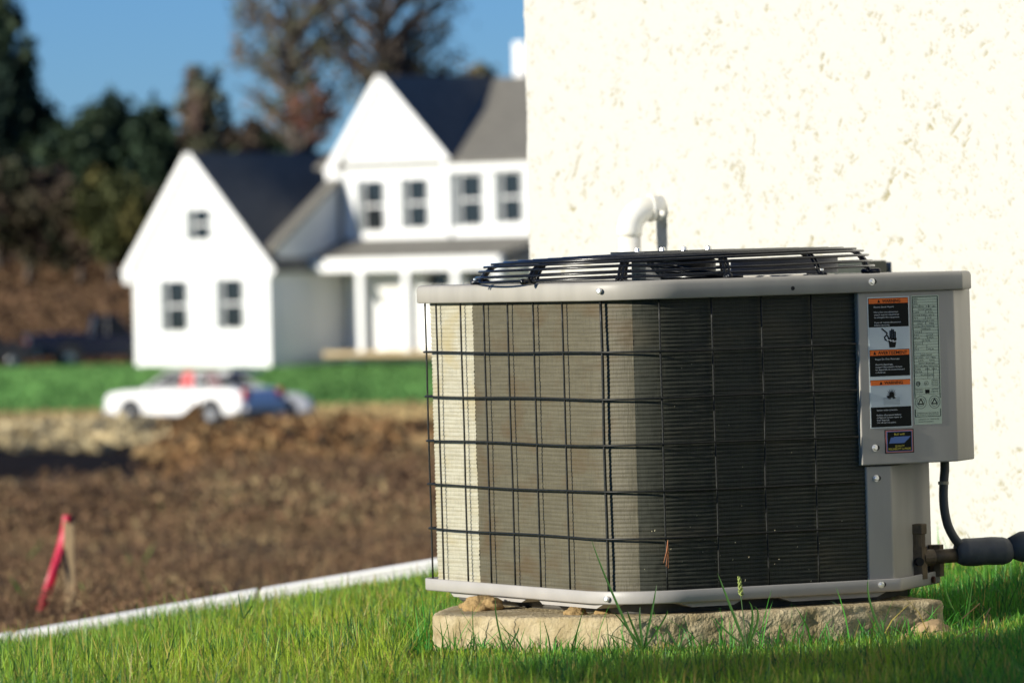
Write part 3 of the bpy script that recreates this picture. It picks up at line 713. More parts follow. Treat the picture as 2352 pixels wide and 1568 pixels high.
# concentric rings for the top so that it can be uneven
base = (len(lv) - 1) * NR
prev = base
for ring in (0.97, 0.92, 0.8, 0.5, 0.15):
    nb = len(v)
    for i in range(NR):
        x, y, z = v[base + i]; x = cen.x + (x - cen.x) * ring; y = cen.y + (y - cen.y) * ring
        v.append((x, y, zpad(x) + 0.0018 * float(fbm(x * 25, y * 25, 3, 91))))
    for i in range(NR): f.append((prev + i, prev + (i + 1) % NR, nb + (i + 1) % NR, nb + i))
    prev = nb
f.append(tuple(range(prev, prev + NR)))
m_pad = mat('aged_concrete', (0.48, 0.40, 0.25), rough=0.95, spec=0.1, col2=(0.32, 0.25, 0.135), vscale=22, bump=1.0, bscale=120, bdist=0.006, detail=8)
pad = obj('concrete_pad', v, f, m_pad, smooth=True, label='thick weathered concrete pad with a crumbling edge, under the air conditioner', category='concrete slab')

# ------------------------------------------------------------------ air conditioner
ac = empty('air_conditioner', 'grey outdoor air conditioner with black wire guard and a round fan guard on top', 'air conditioner', matrix=UM)
def up(p): return (p[0], p[1], p[2] + ZB)
def aobj(mb, name, m, parent=None, smooth=False, **k):
    mb.v = [up(p) for p in mb.v]; return mb.obj(name, m, parent or ac, smooth, **k)
m_sheet = mat('grey_painted_steel', (0.37, 0.35, 0.305), rough=0.45, spec=0.35, var=0.13, vscale=16, bump=0.06, bscale=7, bdist=0.004, stretch=(1, 1, 0.22), detail=8)
m_tray = mat('grey_tray_steel', (0.38, 0.36, 0.33), rough=0.45, spec=0.35, var=0.10, vscale=14, bump=0.08, bscale=200)
m_core = mat('black_core', (0.012, 0.012, 0.012), rough=0.9)
m_wire = mat('black_coated_wire', (0.006, 0.007, 0.009), rough=0.22, spec=0.4)
m_wired = mat('dusty_coated_wire', (0.006, 0.008, 0.008), rough=0.4, spec=0.25, var=0.0, col2=(0.022, 0.022, 0.018), vscale=160)
m_zinc = mat('zinc_screw', (0.75, 0.75, 0.72), rough=0.3, metal=0.8)
m_pan = mat('dark_base_pan', (0.10, 0.095, 0.085), rough=0.7, var=0.3, vscale=20)
lid_c = [(0, A_), (0, 0), (B_, 0), (B_ + 0.045, 0.045), (B_ + 0.045, A_)]; lid_r = [0.03, 0.15, 0.006, 0.012, 0.03]
xt, _z = ul(2070, 1345, 0.0)
tray_c = [(0, A_), (0, 0), (xt, 0), (xt + 0.20, 0.20), (xt + 0.20, A_)]; tray_r = [0.03, 0.15, 0.012, 0.03, 0.03]
TT, TB = -0.5715, -0.596
# lid
lo_ = lambda d: rounded(lid_c, lid_r, d, 14)
v, f = stack([(lo_(0.012), 0.0), (lo_(0.003), -0.0015), (lo_(0.0), 0.001), (lo_(0.0), 0.027), (lo_(0.0015), 0.0315), (lo_(0.005), 0.0345), (lo_(0.010), 0.0355)])
lid = MB().add(v, f)
bm = bmesh.new(); top = [bm.verts.new((p.x, p.y, 0.0355)) for p in lo_(0.010)]
CXY = ((B_ + 0.045) / 2 - 0.040, A_ / 2)
gx, gy_ = CXY
circ = [bm.verts.new((gx + 0.335 * math.cos(k * math.pi / 32), gy_ + 0.335 * math.sin(k * math.pi / 32), 0.0355)) for k in range(64)]
ed = [bm.edges.new((top[i], top[(i + 1) % len(top)])) for i in range(len(top))] + [bm.edges.new((circ[i], circ[(i + 1) % 64])) for i in range(64)]
bmesh.ops.triangle_fill(bm, edges=ed, use_beauty=True); bm.verts.index_update()
lid.add([tuple(x.co) for x in bm.verts], [tuple(x.index for x in q.verts) for q in bm.faces]); bm.free()
cr = [(gx + r_ * math.cos(k * math.pi / 32), gy_ + r_ * math.sin(k * math.pi / 32), z) for r_, z in ((0.335, 0.0355), (0.335, -0.05)) for k in range(64)]
lid.add(cr, [(k, (k + 1) % 64, 64 + (k + 1) % 64, 64 + k) for k in range(64)])
lid_o = aobj(lid, 'lid', m_sheet, smooth=False)
for p_ in lid_o.data.polygons: p_.use_smooth = abs(p_.normal.z) < 0.98 and len(p_.vertices) == 4
# tray
tr_ = lambda d: rounded(tray_c, tray_r, d, 14)
v, f = stack([(tr_(0.006), -0.592), (tr_(0.0035), TT + 0.0), (tr_(0.0015), TT + 0.001), (tr_(0.0), TT - 0.001), (tr_(0.0), TB + 0.003), (tr_(0.003), TB), (tr_(0.03), TB - 0.001)])
tray = MB().add(v, f); n = len(tr_(0)); 
tray_o = aobj(tray, 'tray', m_tray)
for p_ in tray_o.data.polygons: p_.use_smooth = True
v, f = stack([(tr_(0.006), -0.591), (tr_(0.004), -0.5905)])
o_ = tr_(0.006); k_ = len(o_)
aobj(MB().add([(p.x, p.y, -0.5915) for p in o_], [tuple(range(k_))]), 'tray_floor', m_pan)
# base pan under the tray with pressed feet
v, f = stack([(tr_(0.055), TB - 0.0012), (tr_(0.060), TB - 0.020), (tr_(0.075), -ZB + 0.0)])
k_ = len(tr_(0.055)); 
pan = MB().add(v, f); aobj(pan, 'base_pan', m_pan)
def foot(y0, y1, face):
    w_ = 0.0
    if face == 'l': return MB().prism([(0.016, y0, TB - 0.001), (0.016, y1, TB - 0.001), (0.016, y1 - 0.02, TB - 0.010), (0.016, y0 + 0.03, TB - 0.010)], (0.06, 0, 0))
    return MB().prism([(y0, 0.016, TB - 0.001), (y1, 0.016, TB - 0.001), (y1 - 0.02, 0.016, TB - 0.010), (y0 + 0.03, 0.016, TB - 0.010)], (0, 0.06, 0))
for a__ in ((0.45, 0.83, 'l'), (0.10, 0.40, 'l'), (0.14, 0.28, 'r'), (0.36, 0.60, 'r')):
    aobj(foot(*a__), 'pressed_rib', m_tray)
# unseen black block added behind the coil to stop light passing through
core_c = [(0.05, A_ - 0.03), (0.05, 0.05), (xt - 0.05, 0.05), (xt + 0.12, 0.23), (xt + 0.12, A_ - 0.03)]
v, f = stack([(rounded(core_c, [0.02, 0.11, 0.02, 0.02, 0.02], 0, 10), -0.585), (rounded(core_c, [0.02, 0.11, 0.02, 0.02, 0.02], 0, 10), -0.055)])
k_ = len(v) // 2
aobj(MB().add(v, f + [tuple(range(k_, 2 * k_))]), 'light_blocker', m_core)
# ---- coil: one ridged sheet bent round two faces
xpl, _z = ul(1982, 1000, 0.03)                          # where the corner post starts
def face_path(d, seg=24, back_len=0.10):
    """open path at inset d: back piece, far corner, left face, front corner, right face"""
    out = []
    R1 = 0.03 - d * 0.5 if 0.03 - d * 0.5 > 0.008 else 0.008
    R2 = 0.15 - d
    out.append(Vector((d + R1 + back_len, A_ - d)))
    for k in range(7):
        a_ = math.pi / 2 + math.pi / 2 * k / 6; out.append(Vector((d + R1 + R1 * math.cos(a_), A_ - d - R1 + R1 * math.sin(a_))))
    for k in range(1, seg): out.append(Vector((d, A_ - d - R1 + (R2 + d - (A_ - d - R1)) * k / seg)))
    for k in range(13):
        a_ = math.pi + math.pi / 2 * k / 12; out.append(Vector((d + R2 + R2 * math.cos(a_), d + R2 + R2 * math.sin(a_))))
    for k in range(1, seg + 1): out.append(Vector((d + R2 + (xpl + 0.01 - d - R2) * k / seg, d)))
    return out
def path_len(P): return np.concatenate([[0], np.cumsum([(P[i + 1] - P[i]).length for i in range(len(P) - 1)])])
def path_at(P, L, s):
    i = int(np.clip(np.searchsorted(L, s) - 1, 0, len(P) - 2)); t = (s - L[i]) / (L[i + 1] - L[i]); return P[i].lerp(P[i + 1], t)
def s_for_u(P, L, u, z):
    lo, hi = L[8], L[-1]                                     # picture x grows along the path after the far corner
    for _ in range(50):
        m_ = (lo + hi) / 2; p = path_at(P, L, m_)
        if proj((p.x, p.y, z + ZB))[0] < u: lo = m_
        else: hi = m_
    return (lo + hi) / 2
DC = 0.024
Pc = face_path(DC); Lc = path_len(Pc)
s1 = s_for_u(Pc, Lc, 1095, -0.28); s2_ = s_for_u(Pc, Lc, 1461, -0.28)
NRIDGE = 72; zt0, zt1 = -0.586, 0.0
def coil_piece(sa, sb, name, m, amp, seed, lbl=None):
    ns = max(6, int((sb - sa) / 0.006)); ss = np.linspace(sa, sb, ns)
    nz = NRIDGE * 8; zs = np.linspace(zt0, zt1, nz + 1)
    ph = ((zs - zt0) / (zt1 - zt0) * NRIDGE) % 1
    prof = np.abs(np.sin(ph * math.pi)) ** 0.7                     # rounded ridge, sharp groove
    P = [path_at(Pc, Lc, s) for s in ss]
    T = [(path_at(Pc, Lc, min(s + 0.002, Lc[-1])) - path_at(Pc, Lc, max(s - 0.002, 0))).normalized() for s in ss]
    X = np.array([p.x for p in P]); Y = np.array([p.y for p in P]); Nx = np.array([t.y for t in T]); Ny = np.array([-t.x for t in T])
    S, Z = np.meshgrid(ss, zs)
    am = amp * (1 + 0.5 * fbm(S * 25, Z * 120, 3, seed)) * prof[:, None] + 0.0007 * fbm(S * 220, Z * 60, 2, seed + 3) + 0.0006 * fbm(S * 9, Z * 14, 3, seed + 5)
    V = np.stack([X[None, :] + Nx[None, :] * am, Y[None, :] + Ny[None, :] * am, Z + ZB + 0.0005 * fbm(S * 12, Z * 5, 2, 7)], -1).reshape(-1, 3)
    ii = np.arange(S.size).reshape(S.shape)
    me = mesh_np(name, V, np.stack([ii[:-1, :-1], ii[:-1, 1:], ii[1:, 1:], ii[1:, :-1]], -1).reshape(-1, 4), smooth=True)
    o = link(name, me, m, ac)
    if lbl: o['label'] = lbl
    return o
def coil_mat(name, c1, c2, dirtc, rough):
    m = bpy.data.materials.new(name); m.use_nodes = True; n = m.node_tree.nodes; l = m.node_tree.links; b = n['Principled BSDF']
    b.inputs['Roughness'].default_value = rough; b.inputs['Metallic'].default_value = 0.0; b.inputs['Specular IOR Level'].default_value = 0.3
    tc = n.new('ShaderNodeTexCoord')
    def noise(sc_, s, d=4):
        mp = n.new('ShaderNodeMapping'); mp.inputs['Scale'].default_value = s; t = n.new('ShaderNodeTexNoise'); t.inputs['Scale'].default_value = sc_; t.inputs['Detail'].default_value = d
        l.new(tc.outputs['Object'], mp.inputs['Vector']); l.new(mp.outputs['Vector'], t.inputs['Vector']); return t.outputs['Fac']
    def mix(fac, a, b2, lo, hi):
        mr = n.new('ShaderNodeMapRange'); mr.inputs['From Min'].default_value = lo; mr.inputs['From Max'].default_value = hi; l.new(fac, mr.inputs['Value'])
        mx = n.new('ShaderNodeMix'); mx.data_type = 'RGBA'; l.new(mr.outputs['Result'], mx.inputs['Factor'])
        if isinstance(a, tuple): mx.inputs['A'].default_value = (*a, 1)
        else: l.new(a, mx.inputs['A'])
        mx.inputs['B'].default_value = (*b2, 1); return mx.outputs['Result']
    a = mix(noise(9, (1, 1, 26)), c1, c2, 0.35, 0.65)
    a = mix(noise(600, (1, 1, 0.06), 2), a, tuple(x * 0.55 for x in c1), 0.45, 0.75)
    a = mix(noise(7, (1, 1, 2.2)), a, dirtc, 0.52, 0.72)
    l.new(a, b.inputs['Base Color'])
    t = noise(520, (1, 1, 0.05), 2); bp = n.new('ShaderNodeBump'); bp.inputs['Strength'].default_value = 0.5; bp.inputs['Distance'].default_value = 0.0015
    l.new(t, bp.inputs['Height']); l.new(bp.outputs['Normal'], b.inputs['Normal'])
    return m
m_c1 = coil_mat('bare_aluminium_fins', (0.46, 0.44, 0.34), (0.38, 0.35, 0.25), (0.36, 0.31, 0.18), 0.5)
m_c2 = coil_mat('shaded_tan_fins', (0.118, 0.106, 0.068), (0.090, 0.080, 0.050), (0.085, 0.062, 0.032), 0.6)  # tan tone carries the shade between the fins as colour
m_c3 = coil_mat('shaded_dark_fins', (0.048, 0.050, 0.036), (0.036, 0.038, 0.027), (0.058, 0.053, 0.035), 0.75)  # near-black tone: shade deep between the fins, painted into the colour
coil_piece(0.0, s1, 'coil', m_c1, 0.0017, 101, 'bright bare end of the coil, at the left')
coil_piece(s1, s2_, 'coil', m_c2, 0.0009, 111, 'tan stretch of the coil round the front corner, fin shade painted in')
coil_piece(s2_, Lc[-1], 'coil', m_c3, 0.0022, 121, 'dark stretch of the coil on the right hand face, fin shade painted in')
# ---- wire guard
DWv = 0.0125; DWh = 0.0088; RW = 0.0021
Pv = face_path(DWv); Lv = path_len(Pv); Ph = face_path(DWh); Lh = path_len(Ph)
rng = np.random.default_rng(3)
for u in (956.5, 1008.3, 1064.3, 1117.6, 1172.2, 1231, 1297.9, 1386.7, 1521, 1641, 1755, 1870):
    s = s_for_u(Pv, Lv, u, -0.22) if u > 957 else Lv[4]
    z0 = 0.004; pts = []
    b1, b2 = rng.uniform(-1, 1, 2)
    for k in range(13):
        z = z0 - (0.585 + z0) * k / 12
        ds = 0.0013 * (b1 * math.sin(k * 0.9) + b2 * math.sin(k * 0.5 + 1)) * math.sin(k / 12 * math.pi)
        p = path_at(Pv, Lv, s + ds); pts.append((p.x, p.y, z))
    thick = 0.0031 if abs(u - 1386.7) < 1 else RW
    aobj(MB().tube(pts, thick, 8), 'wire', m_wired, smooth=True)
for k in range(5):
    z = -0.103 - k * 0.0912
    pts = []
    for j, s in enumerate(np.linspace(0, s_for_u(Ph, Lh, 1969, -0.2), 90)):
        p = path_at(Ph, Lh, s); pts.append((p.x, p.y, z + 0.0010 * math.sin(s * 9 + k * 2)))
    aobj(MB().tube(pts, RW, 8), 'wire', m_wired, smooth=True)
# ---- corner post, service panel and control box
YB_ = 0.010
xb0, _ = ul(1974, 850, YB_); xb1, _ = ul(2191, 700, YB_); _, zb0 = ul(2090, 1064, YB_)
chx = 0.082
MBX = MB()
box_poly = [(xb0, YB_), (xb1, YB_), (xb1 + chx, YB_ + chx), (xb1 + chx, YB_ + 0.30), (xb0, YB_ + 0.30)]
MBX.prism([(x, y, zb0) for x, y in box_poly], (0, 0, 0.0018 - zb0 - 0.003))
bevel(aobj(MBX, 'control_box', m_sheet), 0.0025)
YPST = 0.018
xp0, _ = ul(1992, 1200, YPST); xp1, _ = ul(2050, 1200, YPST)
post_poly = [(xp0, YPST), (xp1, YPST), (xp1 + 0.19, YPST + 0.19), (xp1 + 0.19, YPST + 0.40), (xp0, YPST + 0.40)]
bevel(aobj(MB().prism([(x, y, -0.590) for x, y in post_poly], (0, 0, zb0 + 0.590 - 0.0025)), 'corner_post', m_sheet), 0.003)
def screw(u, v, y, nrm=(0, -1), r=0.0068, slot=True):
    x, z = ul(u, v, y); n3 = Vector((nrm[0], nrm[1], 0)).normalized(); p = Vector((x, y, z))
    o = aobj(MB().tube([p, p + n3 * 0.0015, p + n3 * 0.0015, p + n3 * 0.005, p + n3 * 0.0062], [r, r, r * 0.74, r * 0.74, r * 0.5], 12), 'screw', m_zinc)
    if slot:
        q = p + Vector((0.006, 0, 0)) + n3 * 0.0004
        h = aobj(MB().tube([q - n3 * 0.001, q + n3 * 0.0003], r * 0.72, 12), 'slot', m_core, o)
def on_curve(u, z, d=0.0):
    P = rounded(lid_c, lid_r, d, 14); 
    best = None
    for p in P[3:]:
        uu = proj((p.x, p.y, z + ZB))[0]
        if best is None or abs(uu - u) < best[0]: best = (abs(uu - u), p)
    return best[1]
def screw_curve(u, z, r=0.0058):
    # on the rounded front corner
    lo, hi = math.pi, 1.5 * math.pi
    for _ in range(40):
        a_ = (lo + hi) / 2; p = (0.15 + 0.15 * math.cos(a_), 0.15 + 0.15 * math.sin(a_))
        if proj((p[0], p[1], z + ZB))[0] < u: lo = a_
        else: hi = a_
    n3 = Vector((math.cos(a_), math.sin(a_), 0)); p = Vector((p[0], p[1], z))
    aobj(MB().tube([p, p + n3 * 0.0065, p + n3 * 0.0075], [r, r, r * 0.6], 12), 'screw', m_zinc)
screw_curve(1379, 0.018); screw_curve(1396, -0.585)
screw(2002, 647, 0.0, slot=True); screw(2024, 1342, 0.0, slot=True); screw(2009, 1028, YB_); screw(2012, 1098, YPST)
x, z = ul(1821, 662, 0); aobj(MB().cyl((x, -0.0004, z), (x, 0.002, z), 0.0042), 'screw_hole', m_core)
# ---- printed labels
m_or = mat('label_orange', (0.80, 0.17, 0.03), rough=0.55, spec=0.15); m_bk = mat('label_black', (0.006, 0.008, 0.007), rough=0.6, spec=0.12)
m_gy = mat('label_grey', (0.46, 0.53, 0.55), rough=0.4); m_wl = mat('label_white', (0.60, 0.66, 0.64), rough=0.4); m_gn = mat('rating_plate', (0.42, 0.50, 0.38), rough=0.4)
m_inkw = mat('white_ink', (0.62, 0.66, 0.66), rough=0.5); m_inkb = mat('black_ink', (0.006, 0.008, 0.007), rough=0.6, spec=0.12); m_pk = mat('label_pink', (0.42, 0.14, 0.13), rough=0.4)
m_bl = mat('label_blue', (0.05, 0.13, 0.36), rough=0.4); m_yl = mat('yellow_ink', (0.62, 0.52, 0.06), rough=0.5)
FNT = {}
def text_geo(s, size, bold=0.0):
    cu = bpy.data.curves.new('t', 'FONT'); cu.body = s; cu.size = size; cu.offset = bold; cu.resolution_u = 2; cu.space_character = 0.98
    o = bpy.data.objects.new('t', cu); sc.collection.objects.link(o); dg = bpy.context.evaluated_depsgraph_get()
    me = o.evaluated_get(dg).to_mesh(); v = [tuple(x.co) for x in me.vertices]; f = [tuple(p.vertices) for p in me.polygons]
    o.evaluated_get(dg).to_mesh_clear(); bpy.data.objects.remove(o); bpy.data.curves.remove(cu)
    return v, f
def put_text(mb, s, x, z, h, y, width=None, align='l', bold=0.0):
    """cap height h; x,z left (or centre) of the baseline"""
    v, f = text_geo(s, h / 0.70, bold)
    if not v: return
    xs = [p[0] for p in v]; w0 = max(xs) - min(xs); k = (width / w0) if width else 1.0; x0 = min(xs)
    off = 0 if align == 'l' else -w0 * k / 2
    mb.add([(x + off + (p[0] - x0) * k, y, z + p[1]) for p in v], f)
LY = YB_ - 0.0005
def plate(u0, v0, u1, v1, dy, name, m, parent, th=0.0004):
    """rectangle given by its top left and bottom right corner"""
    x0, z0 = ul(u0, v0, YB_); x1, z1 = ul(u1, v1, YB_)
    return x0, x1, z0, z1
def rect(x0, x1, z0, z1, y, name, m, parent, th=0.0004, **k):
    return aobj(MB().box((min(x0, x1), y, min(z0, z1)), (max(x0, x1), y + th, max(z0, z1))), name, m, parent, **k)
# left: warning label. rows measured down the label
lx0, lzt = ul(1990.5, 683, YB_); lx1, _ = ul(2087, 680, YB_); _, lzb = ul(2045, 982, YB_)
lx0 += 0.0006
LW = lx1 - lx0; LH = lzt - lzb
y_ = LY
warn = rect(lx0, lx1, lzt, lzb, y_, 'warning_label', m_wl, ac, label='tall warning label with orange headings on the control box')
def row(t): return lzt - LH * t
mg = LW * 0.022
def band(t0, t1, m, nm): rect(lx0 + mg, lx1 - mg, row(t0), row(t1), y_ - 0.0004, nm, m, warn)
band(0.008, 0.230, m_bk, 'black_field'); band(0.232, 0.400, m_gy, 'grey_field'); band(0.402, 0.605, m_bk, 'black_field')
band(0.632, 0.648, m_bk, 'black_field'); band(0.672, 0.838, m_gy, 'grey_field'); band(0.840, 0.992, m_bk, 'black_field')
for t0, t1, s, wf in ((0.012, 0.050, 'WARNING', 0.44), (0.406, 0.446, 'AVERTISEMENT', 0.70), (0.636, 0.674, 'WARNING', 0.44)):
    rect(lx0 + mg * 1.4, lx1 - mg * 1.4, row(t0), row(t1), y_ - 0.0008, 'orange_band', m_or, warn)
    mb = MB(); hh = LH * (t1 - t0); cx_ = (lx0 + lx1) / 2
    put_text(mb, s, cx_ - LW * wf / 2 + LW * 0.07, row(t1) + hh * 0.18, hh * 0.62, y_ - 0.0009, LW * wf, bold=0.0002)
    tx = cx_ - LW * wf / 2 + LW * 0.005
    mb.add([(tx - 0.0045, y_ - 0.0009, row(t1) + hh * 0.15), (tx + 0.0020, y_ - 0.0009, row(t1) + hh * 0.15), (tx - 0.00125, y_ - 0.0009, row(t1) + hh * 0.85)], [(0, 1, 2)])
    aobj(mb, 'lettering', m_inkb, warn, fix=False)
hc = LH * 0.0115
def lines(rows, x):
    mb = MB()
    for t, s, wf in rows: put_text(mb, s, lx0 + LW * x, row(t), hc, y_ - 0.0009, LW * wf)
    aobj(mb, 'lettering', m_inkw, warn, fix=False)
lines([(0.082, 'Electric Shock Hazard.', 0.48), (0.121, 'More than one disconnect', 0.58), (0.141, 'switch may be required to', 0.60), (0.161, 'de-energize this equipment.', 0.61), (0.200, 'Open all remote disconnects', 0.64), (0.220, 'before servicing.', 0.37)], 0.15)
lines([(0.480, 'Risque De Choc Electrique', 0.58), (0.520, 'Avant le depannage,', 0.42), (0.540, "couper l'alimentation de tous", 0.64), (0.560, 'les dispositifs de sectionnement', 0.70), (0.580, 'a distance.', 0.24)], 0.15)
lines([(0.868, 'System under pressure.', 0.50), (0.906, 'Relieve all pressure before', 0.58), (0.925, 'refrigerant system repair or', 0.60), (0.944, 'final disposal.', 0.30), (0.963, 'Use all service parts.', 0.46)], 0.15)
# hand and wire pictogram
def q2(px, pz, t0, t1): return (lx0 + LW * px, y_ - 0.0009, row(t0 + (t1 - t0) * pz))
def poly2(mb, pts, t0, t1, y=None):
    P = [q2(a, b, t0, t1) for a, b in pts]
    if y: P = [(p[0], y, p[2]) for p in P]
    mb.add(P, [tuple(range(len(P)))])
def stroke(mb, pts, w_, t0, t1, y=None):
    P = [Vector(q2(a, b, t0, t1)) for a, b in pts]
    for i in range(len(P) - 1):
        d_ = (P[i + 1] - P[i]).normalized(); n_v = Vector((-d_.z, 0, d_.x)) * w_ / 2; e_ = d_ * w_ * 0.25
        Q = [P[i] - n_v - e_, P[i + 1] - n_v + e_, P[i + 1] + n_v + e_, P[i] + n_v - e_]
        if y: Q = [Vector((p.x, y, p.z)) for p in Q]
        mb.add(Q, [(0, 1, 2, 3)])
mb = MB(); t0, t1 = 0.232, 0.400
poly2(mb, [(0.50, 0.93), (0.64, 0.93), (0.66, 0.72), (0.68, 0.5), (0.50, 0.5), (0.47, 0.62), (0.49, 0.74)], t0, t1)
for fx, ft in ((0.525, 0.18), (0.565, 0.10), (0.605, 0.13), (0.645, 0.22)): stroke(mb, [(fx, ft), (fx, 0.55)], LW * 0.033, t0, t1)
stroke(mb, [(0.46, 0.38), (0.50, 0.58)], LW * 0.032, t0, t1)
stroke(mb, [(0.33, 0.06), (0.40, 0.18), (0.45, 0.27), (0.44, 0.36), (0.39, 0.44), (0.40, 0.55), (0.46, 0.62)], LW * 0.028, t0, t1)
aobj(mb, 'hand_pictogram', m_inkb, warn, fix=False)
mb = MB(); stroke(mb, [(0.44, 0.60), (0.53, 0.57), (0.52, 0.64), (0.60, 0.60), (0.58, 0.67), (0.68, 0.64)], LW * 0.014, t0, t1, y_ - 0.00105)
aobj(mb, 'lightning_mark', m_inkw, warn, fix=False)
mb = MB(); t0, t1 = 0.672, 0.838
burst = []
for k in range(18):
    a_ = math.pi * (0.02 + 0.96 * k / 17); rr = (0.155 if k % 2 == 0 else 0.07) * (1 if 3 < k < 14 else 0.8)
    burst.append((0.52 - rr * math.cos(a_), 0.52 - rr * math.sin(a_) * 2.4))
burst += [(0.62, 0.62), (0.55, 0.66), (0.52, 0.58), (0.49, 0.66), (0.42, 0.62)]
c_ = (0.52, 0.50)
for i in range(len(burst)):
    poly2(mb, [c_, burst[i], burst[(i + 1) % len(burst)]], t0, t1)
aobj(mb, 'burst_pictogram', m_inkb, warn, fix=False)
mb = MB()
for a__, b__ in ((0.60, 0.66), (0.72, 0.78), (0.84, 0.90)):
    stroke(mb, [(0.33, a__), (0.70, a__), (0.70, b__), (0.33, b__), (0.33, a__)], LW * 0.010, t0, t1)
aobj(mb, 'pipe_pictogram', mat('grey_ink', (0.25, 0.30, 0.31), rough=0.5), warn, fix=False)
# right: rating plate
rx0, rzt = ul(2092, 679, YB_); rx1, _ = ul(2155, 677, YB_); _, rzb = ul(2130, 974, YB_); RWd = rx1 - rx0; RH = rzt - rzb
rate = rect(rx0, rx1, rzt, rzb, y_, 'rating_plate', m_gn, ac, label='narrow pale green rating plate ruled into rows beside the warning label')
mb = MB()
def rl(x0, x1, t0, t1): mb.add([(rx0 + RWd * x0, y_ - 0.0003, rzt - RH * t0), (rx0 + RWd * x1, y_ - 0.0003, rzt - RH * t0), (rx0 + RWd * x1, y_ - 0.0003, rzt - RH * t1), (rx0 + RWd * x0, y_ - 0.0003, rzt - RH * t1)], [(0, 1, 2, 3)])
rl(0.03, 0.97, 0.008, 0.013); rl(0.03, 0.055, 0.008, 0.80); rl(0.945, 0.97, 0.008, 0.80); rl(0.03, 0.055, 0.88, 0.94); rl(0.945, 0.97, 0.88, 0.94); rl(0.03, 0.97, 0.937, 0.941)
rows_t = [0.032, 0.053, 0.073, 0.095, 0.117, 0.139, 0.161, 0.183, 0.205, 0.227, 0.249, 0.271, 0.293, 0.315, 0.337, 0.359, 0.381, 0.403, 0.425, 0.447, 0.469, 0.491, 0.513, 0.535, 0.557, 0.580, 0.602, 0.624, 0.646, 0.720, 0.765]
for t in rows_t: rl(0.03, 0.97, t, t + 0.0018)
for a__, b__, xx in ((0.073, 0.095, 0.30), (0.073, 0.095, 0.62), (0.117, 0.139, 0.52), (0.161, 0.183, 0.50), (0.205, 0.227, 0.50), (0.271, 0.293, 0.34), (0.293, 0.337, 0.54), (0.359, 0.381, 0.36), (0.381, 0.425, 0.52), (0.557, 0.646, 0.52), (0.557, 0.646, 0.74)):
    rl(xx, xx + 0.012, a__, b__)
h_ = RH * 0.0105
words = ['SERIAL', 'PROD.', 'MODEL', 'FACTORY  R-22  LBS', 'FACTORY CHARGED', 'LBS        KG', 'POWER SUPPLY  VOLTS', 'PH          HZ', 'PERMISSIBLE VOLTAGE AT UNIT', 'MAX         MIN', 'SUITABLE FOR OUTDOOR USE', 'COMPRESSOR', 'VOLTS AC', 'PH          HZ', 'RLA        LRA', 'FAN MOTOR', 'VOLTS AC', 'HP', 'PH          FLA', '', 'DESIGN PRESSURE', 'HI  PSIG   LO  PSIG', 'KPA       KPA', 'MINIMUM CIRCUIT AMPS', 'MAX OVERCURRENT PROTECTION', 'TYPE      MIN   MAX', 'MAX FUSE', 'MAX CIRCUIT BREAKER']
wid = [0.16, 0.13, 0.16, 0.80, 0.50, 0.70, 0.75, 0.65, 0.74, 0.6, 0.74, 0.36, 0.24, 0.7, 0.7, 0.30, 0.24, 0.1, 0.7, 0.1, 0.42, 0.75, 0.6, 0.6, 0.82, 0.8, 0.25, 0.45]
for t, s, ww in zip(rows_t, words, wid):
    if s: put_text(mb, s, rx0 + RWd * (0.08 if len(s) < 9 or ww > 0.6 else 0.5 - ww / 2), rzt - RH * (t - 0.003), h_, y_ - 0.0003, RWd * ww)
def ringm(cx_, cz_, r, w_, n=28):
    v = []; f = []
    for k in range(n):
        a_ = 2 * math.pi * k / n
        for q in (r, r - w_): v.append((cx_ + q * math.cos(a_), y_ - 0.0003, cz_ + q * math.sin(a_)))
    for k in range(n): f.append((2 * k, 2 * ((k + 1) % n), 2 * ((k + 1) % n) + 1, 2 * k + 1))
    mb.add(v, f)
ringm(rx0 + RWd * 0.17, rzt - RH * 0.683, 0.0048, 0.0013); put_text(mb, 'SA', rx0 + RWd * 0.18, rzt - RH * 0.690, RH * 0.016, y_ - 0.0003, 0.006, 'c', 0.0001)
ringm(rx0 + RWd * 0.47, rzt - RH * 0.683, 0.0046, 0.0006); put_text(mb, 'UL', rx0 + RWd * 0.47, rzt - RH * 0.690, RH * 0.014, y_ - 0.0003, 0.005, 'c', 0.0001)
for q, s in enumerate(('LISTED', 'SECTION OF', 'HEATING', 'COOLING')): put_text(mb, s, rx0 + RWd * 0.66, rzt - RH * (0.663 + q * 0.014), h_ * 0.8, y_ - 0.0003, RWd * 0.25)
rl(0.42, 0.58, 0.730, 0.760)
for q in (0.08, 0.64):
    for q2_ in (0.735, 0.752): put_text(mb, 'CERTIFIED', rx0 + RWd * q, rzt - RH * q2_, h_ * 0.8, y_ - 0.0003, RWd * 0.27)
for cx_ in (0.25, 0.75):
    c1_ = rx0 + RWd * cx_; c2_ = rzt - RH * 0.828
    ringm(c1_, c2_, 0.0128, 0.0008); ringm(c1_, c2_, 0.0085, 0.0007)
    for a0 in (0, 1, 2):
        aa = math.pi / 2 + a0 * 2.094; bb = aa + 2.094
        p1 = Vector((math.cos(aa), math.sin(aa))) * 0.0068; p2 = Vector((math.cos(bb), math.sin(bb))) * 0.0068
        d_ = (p2 - p1).normalized(); n_v = Vector((-d_.y, d_.x)) * 0.0011
        mb.add([(c1_ + p.x, y_ - 0.0003, c2_ + p.y) for p in (p1 - n_v, p2 - n_v, p2 + n_v, p1 + n_v)], [(0, 1, 2, 3)])
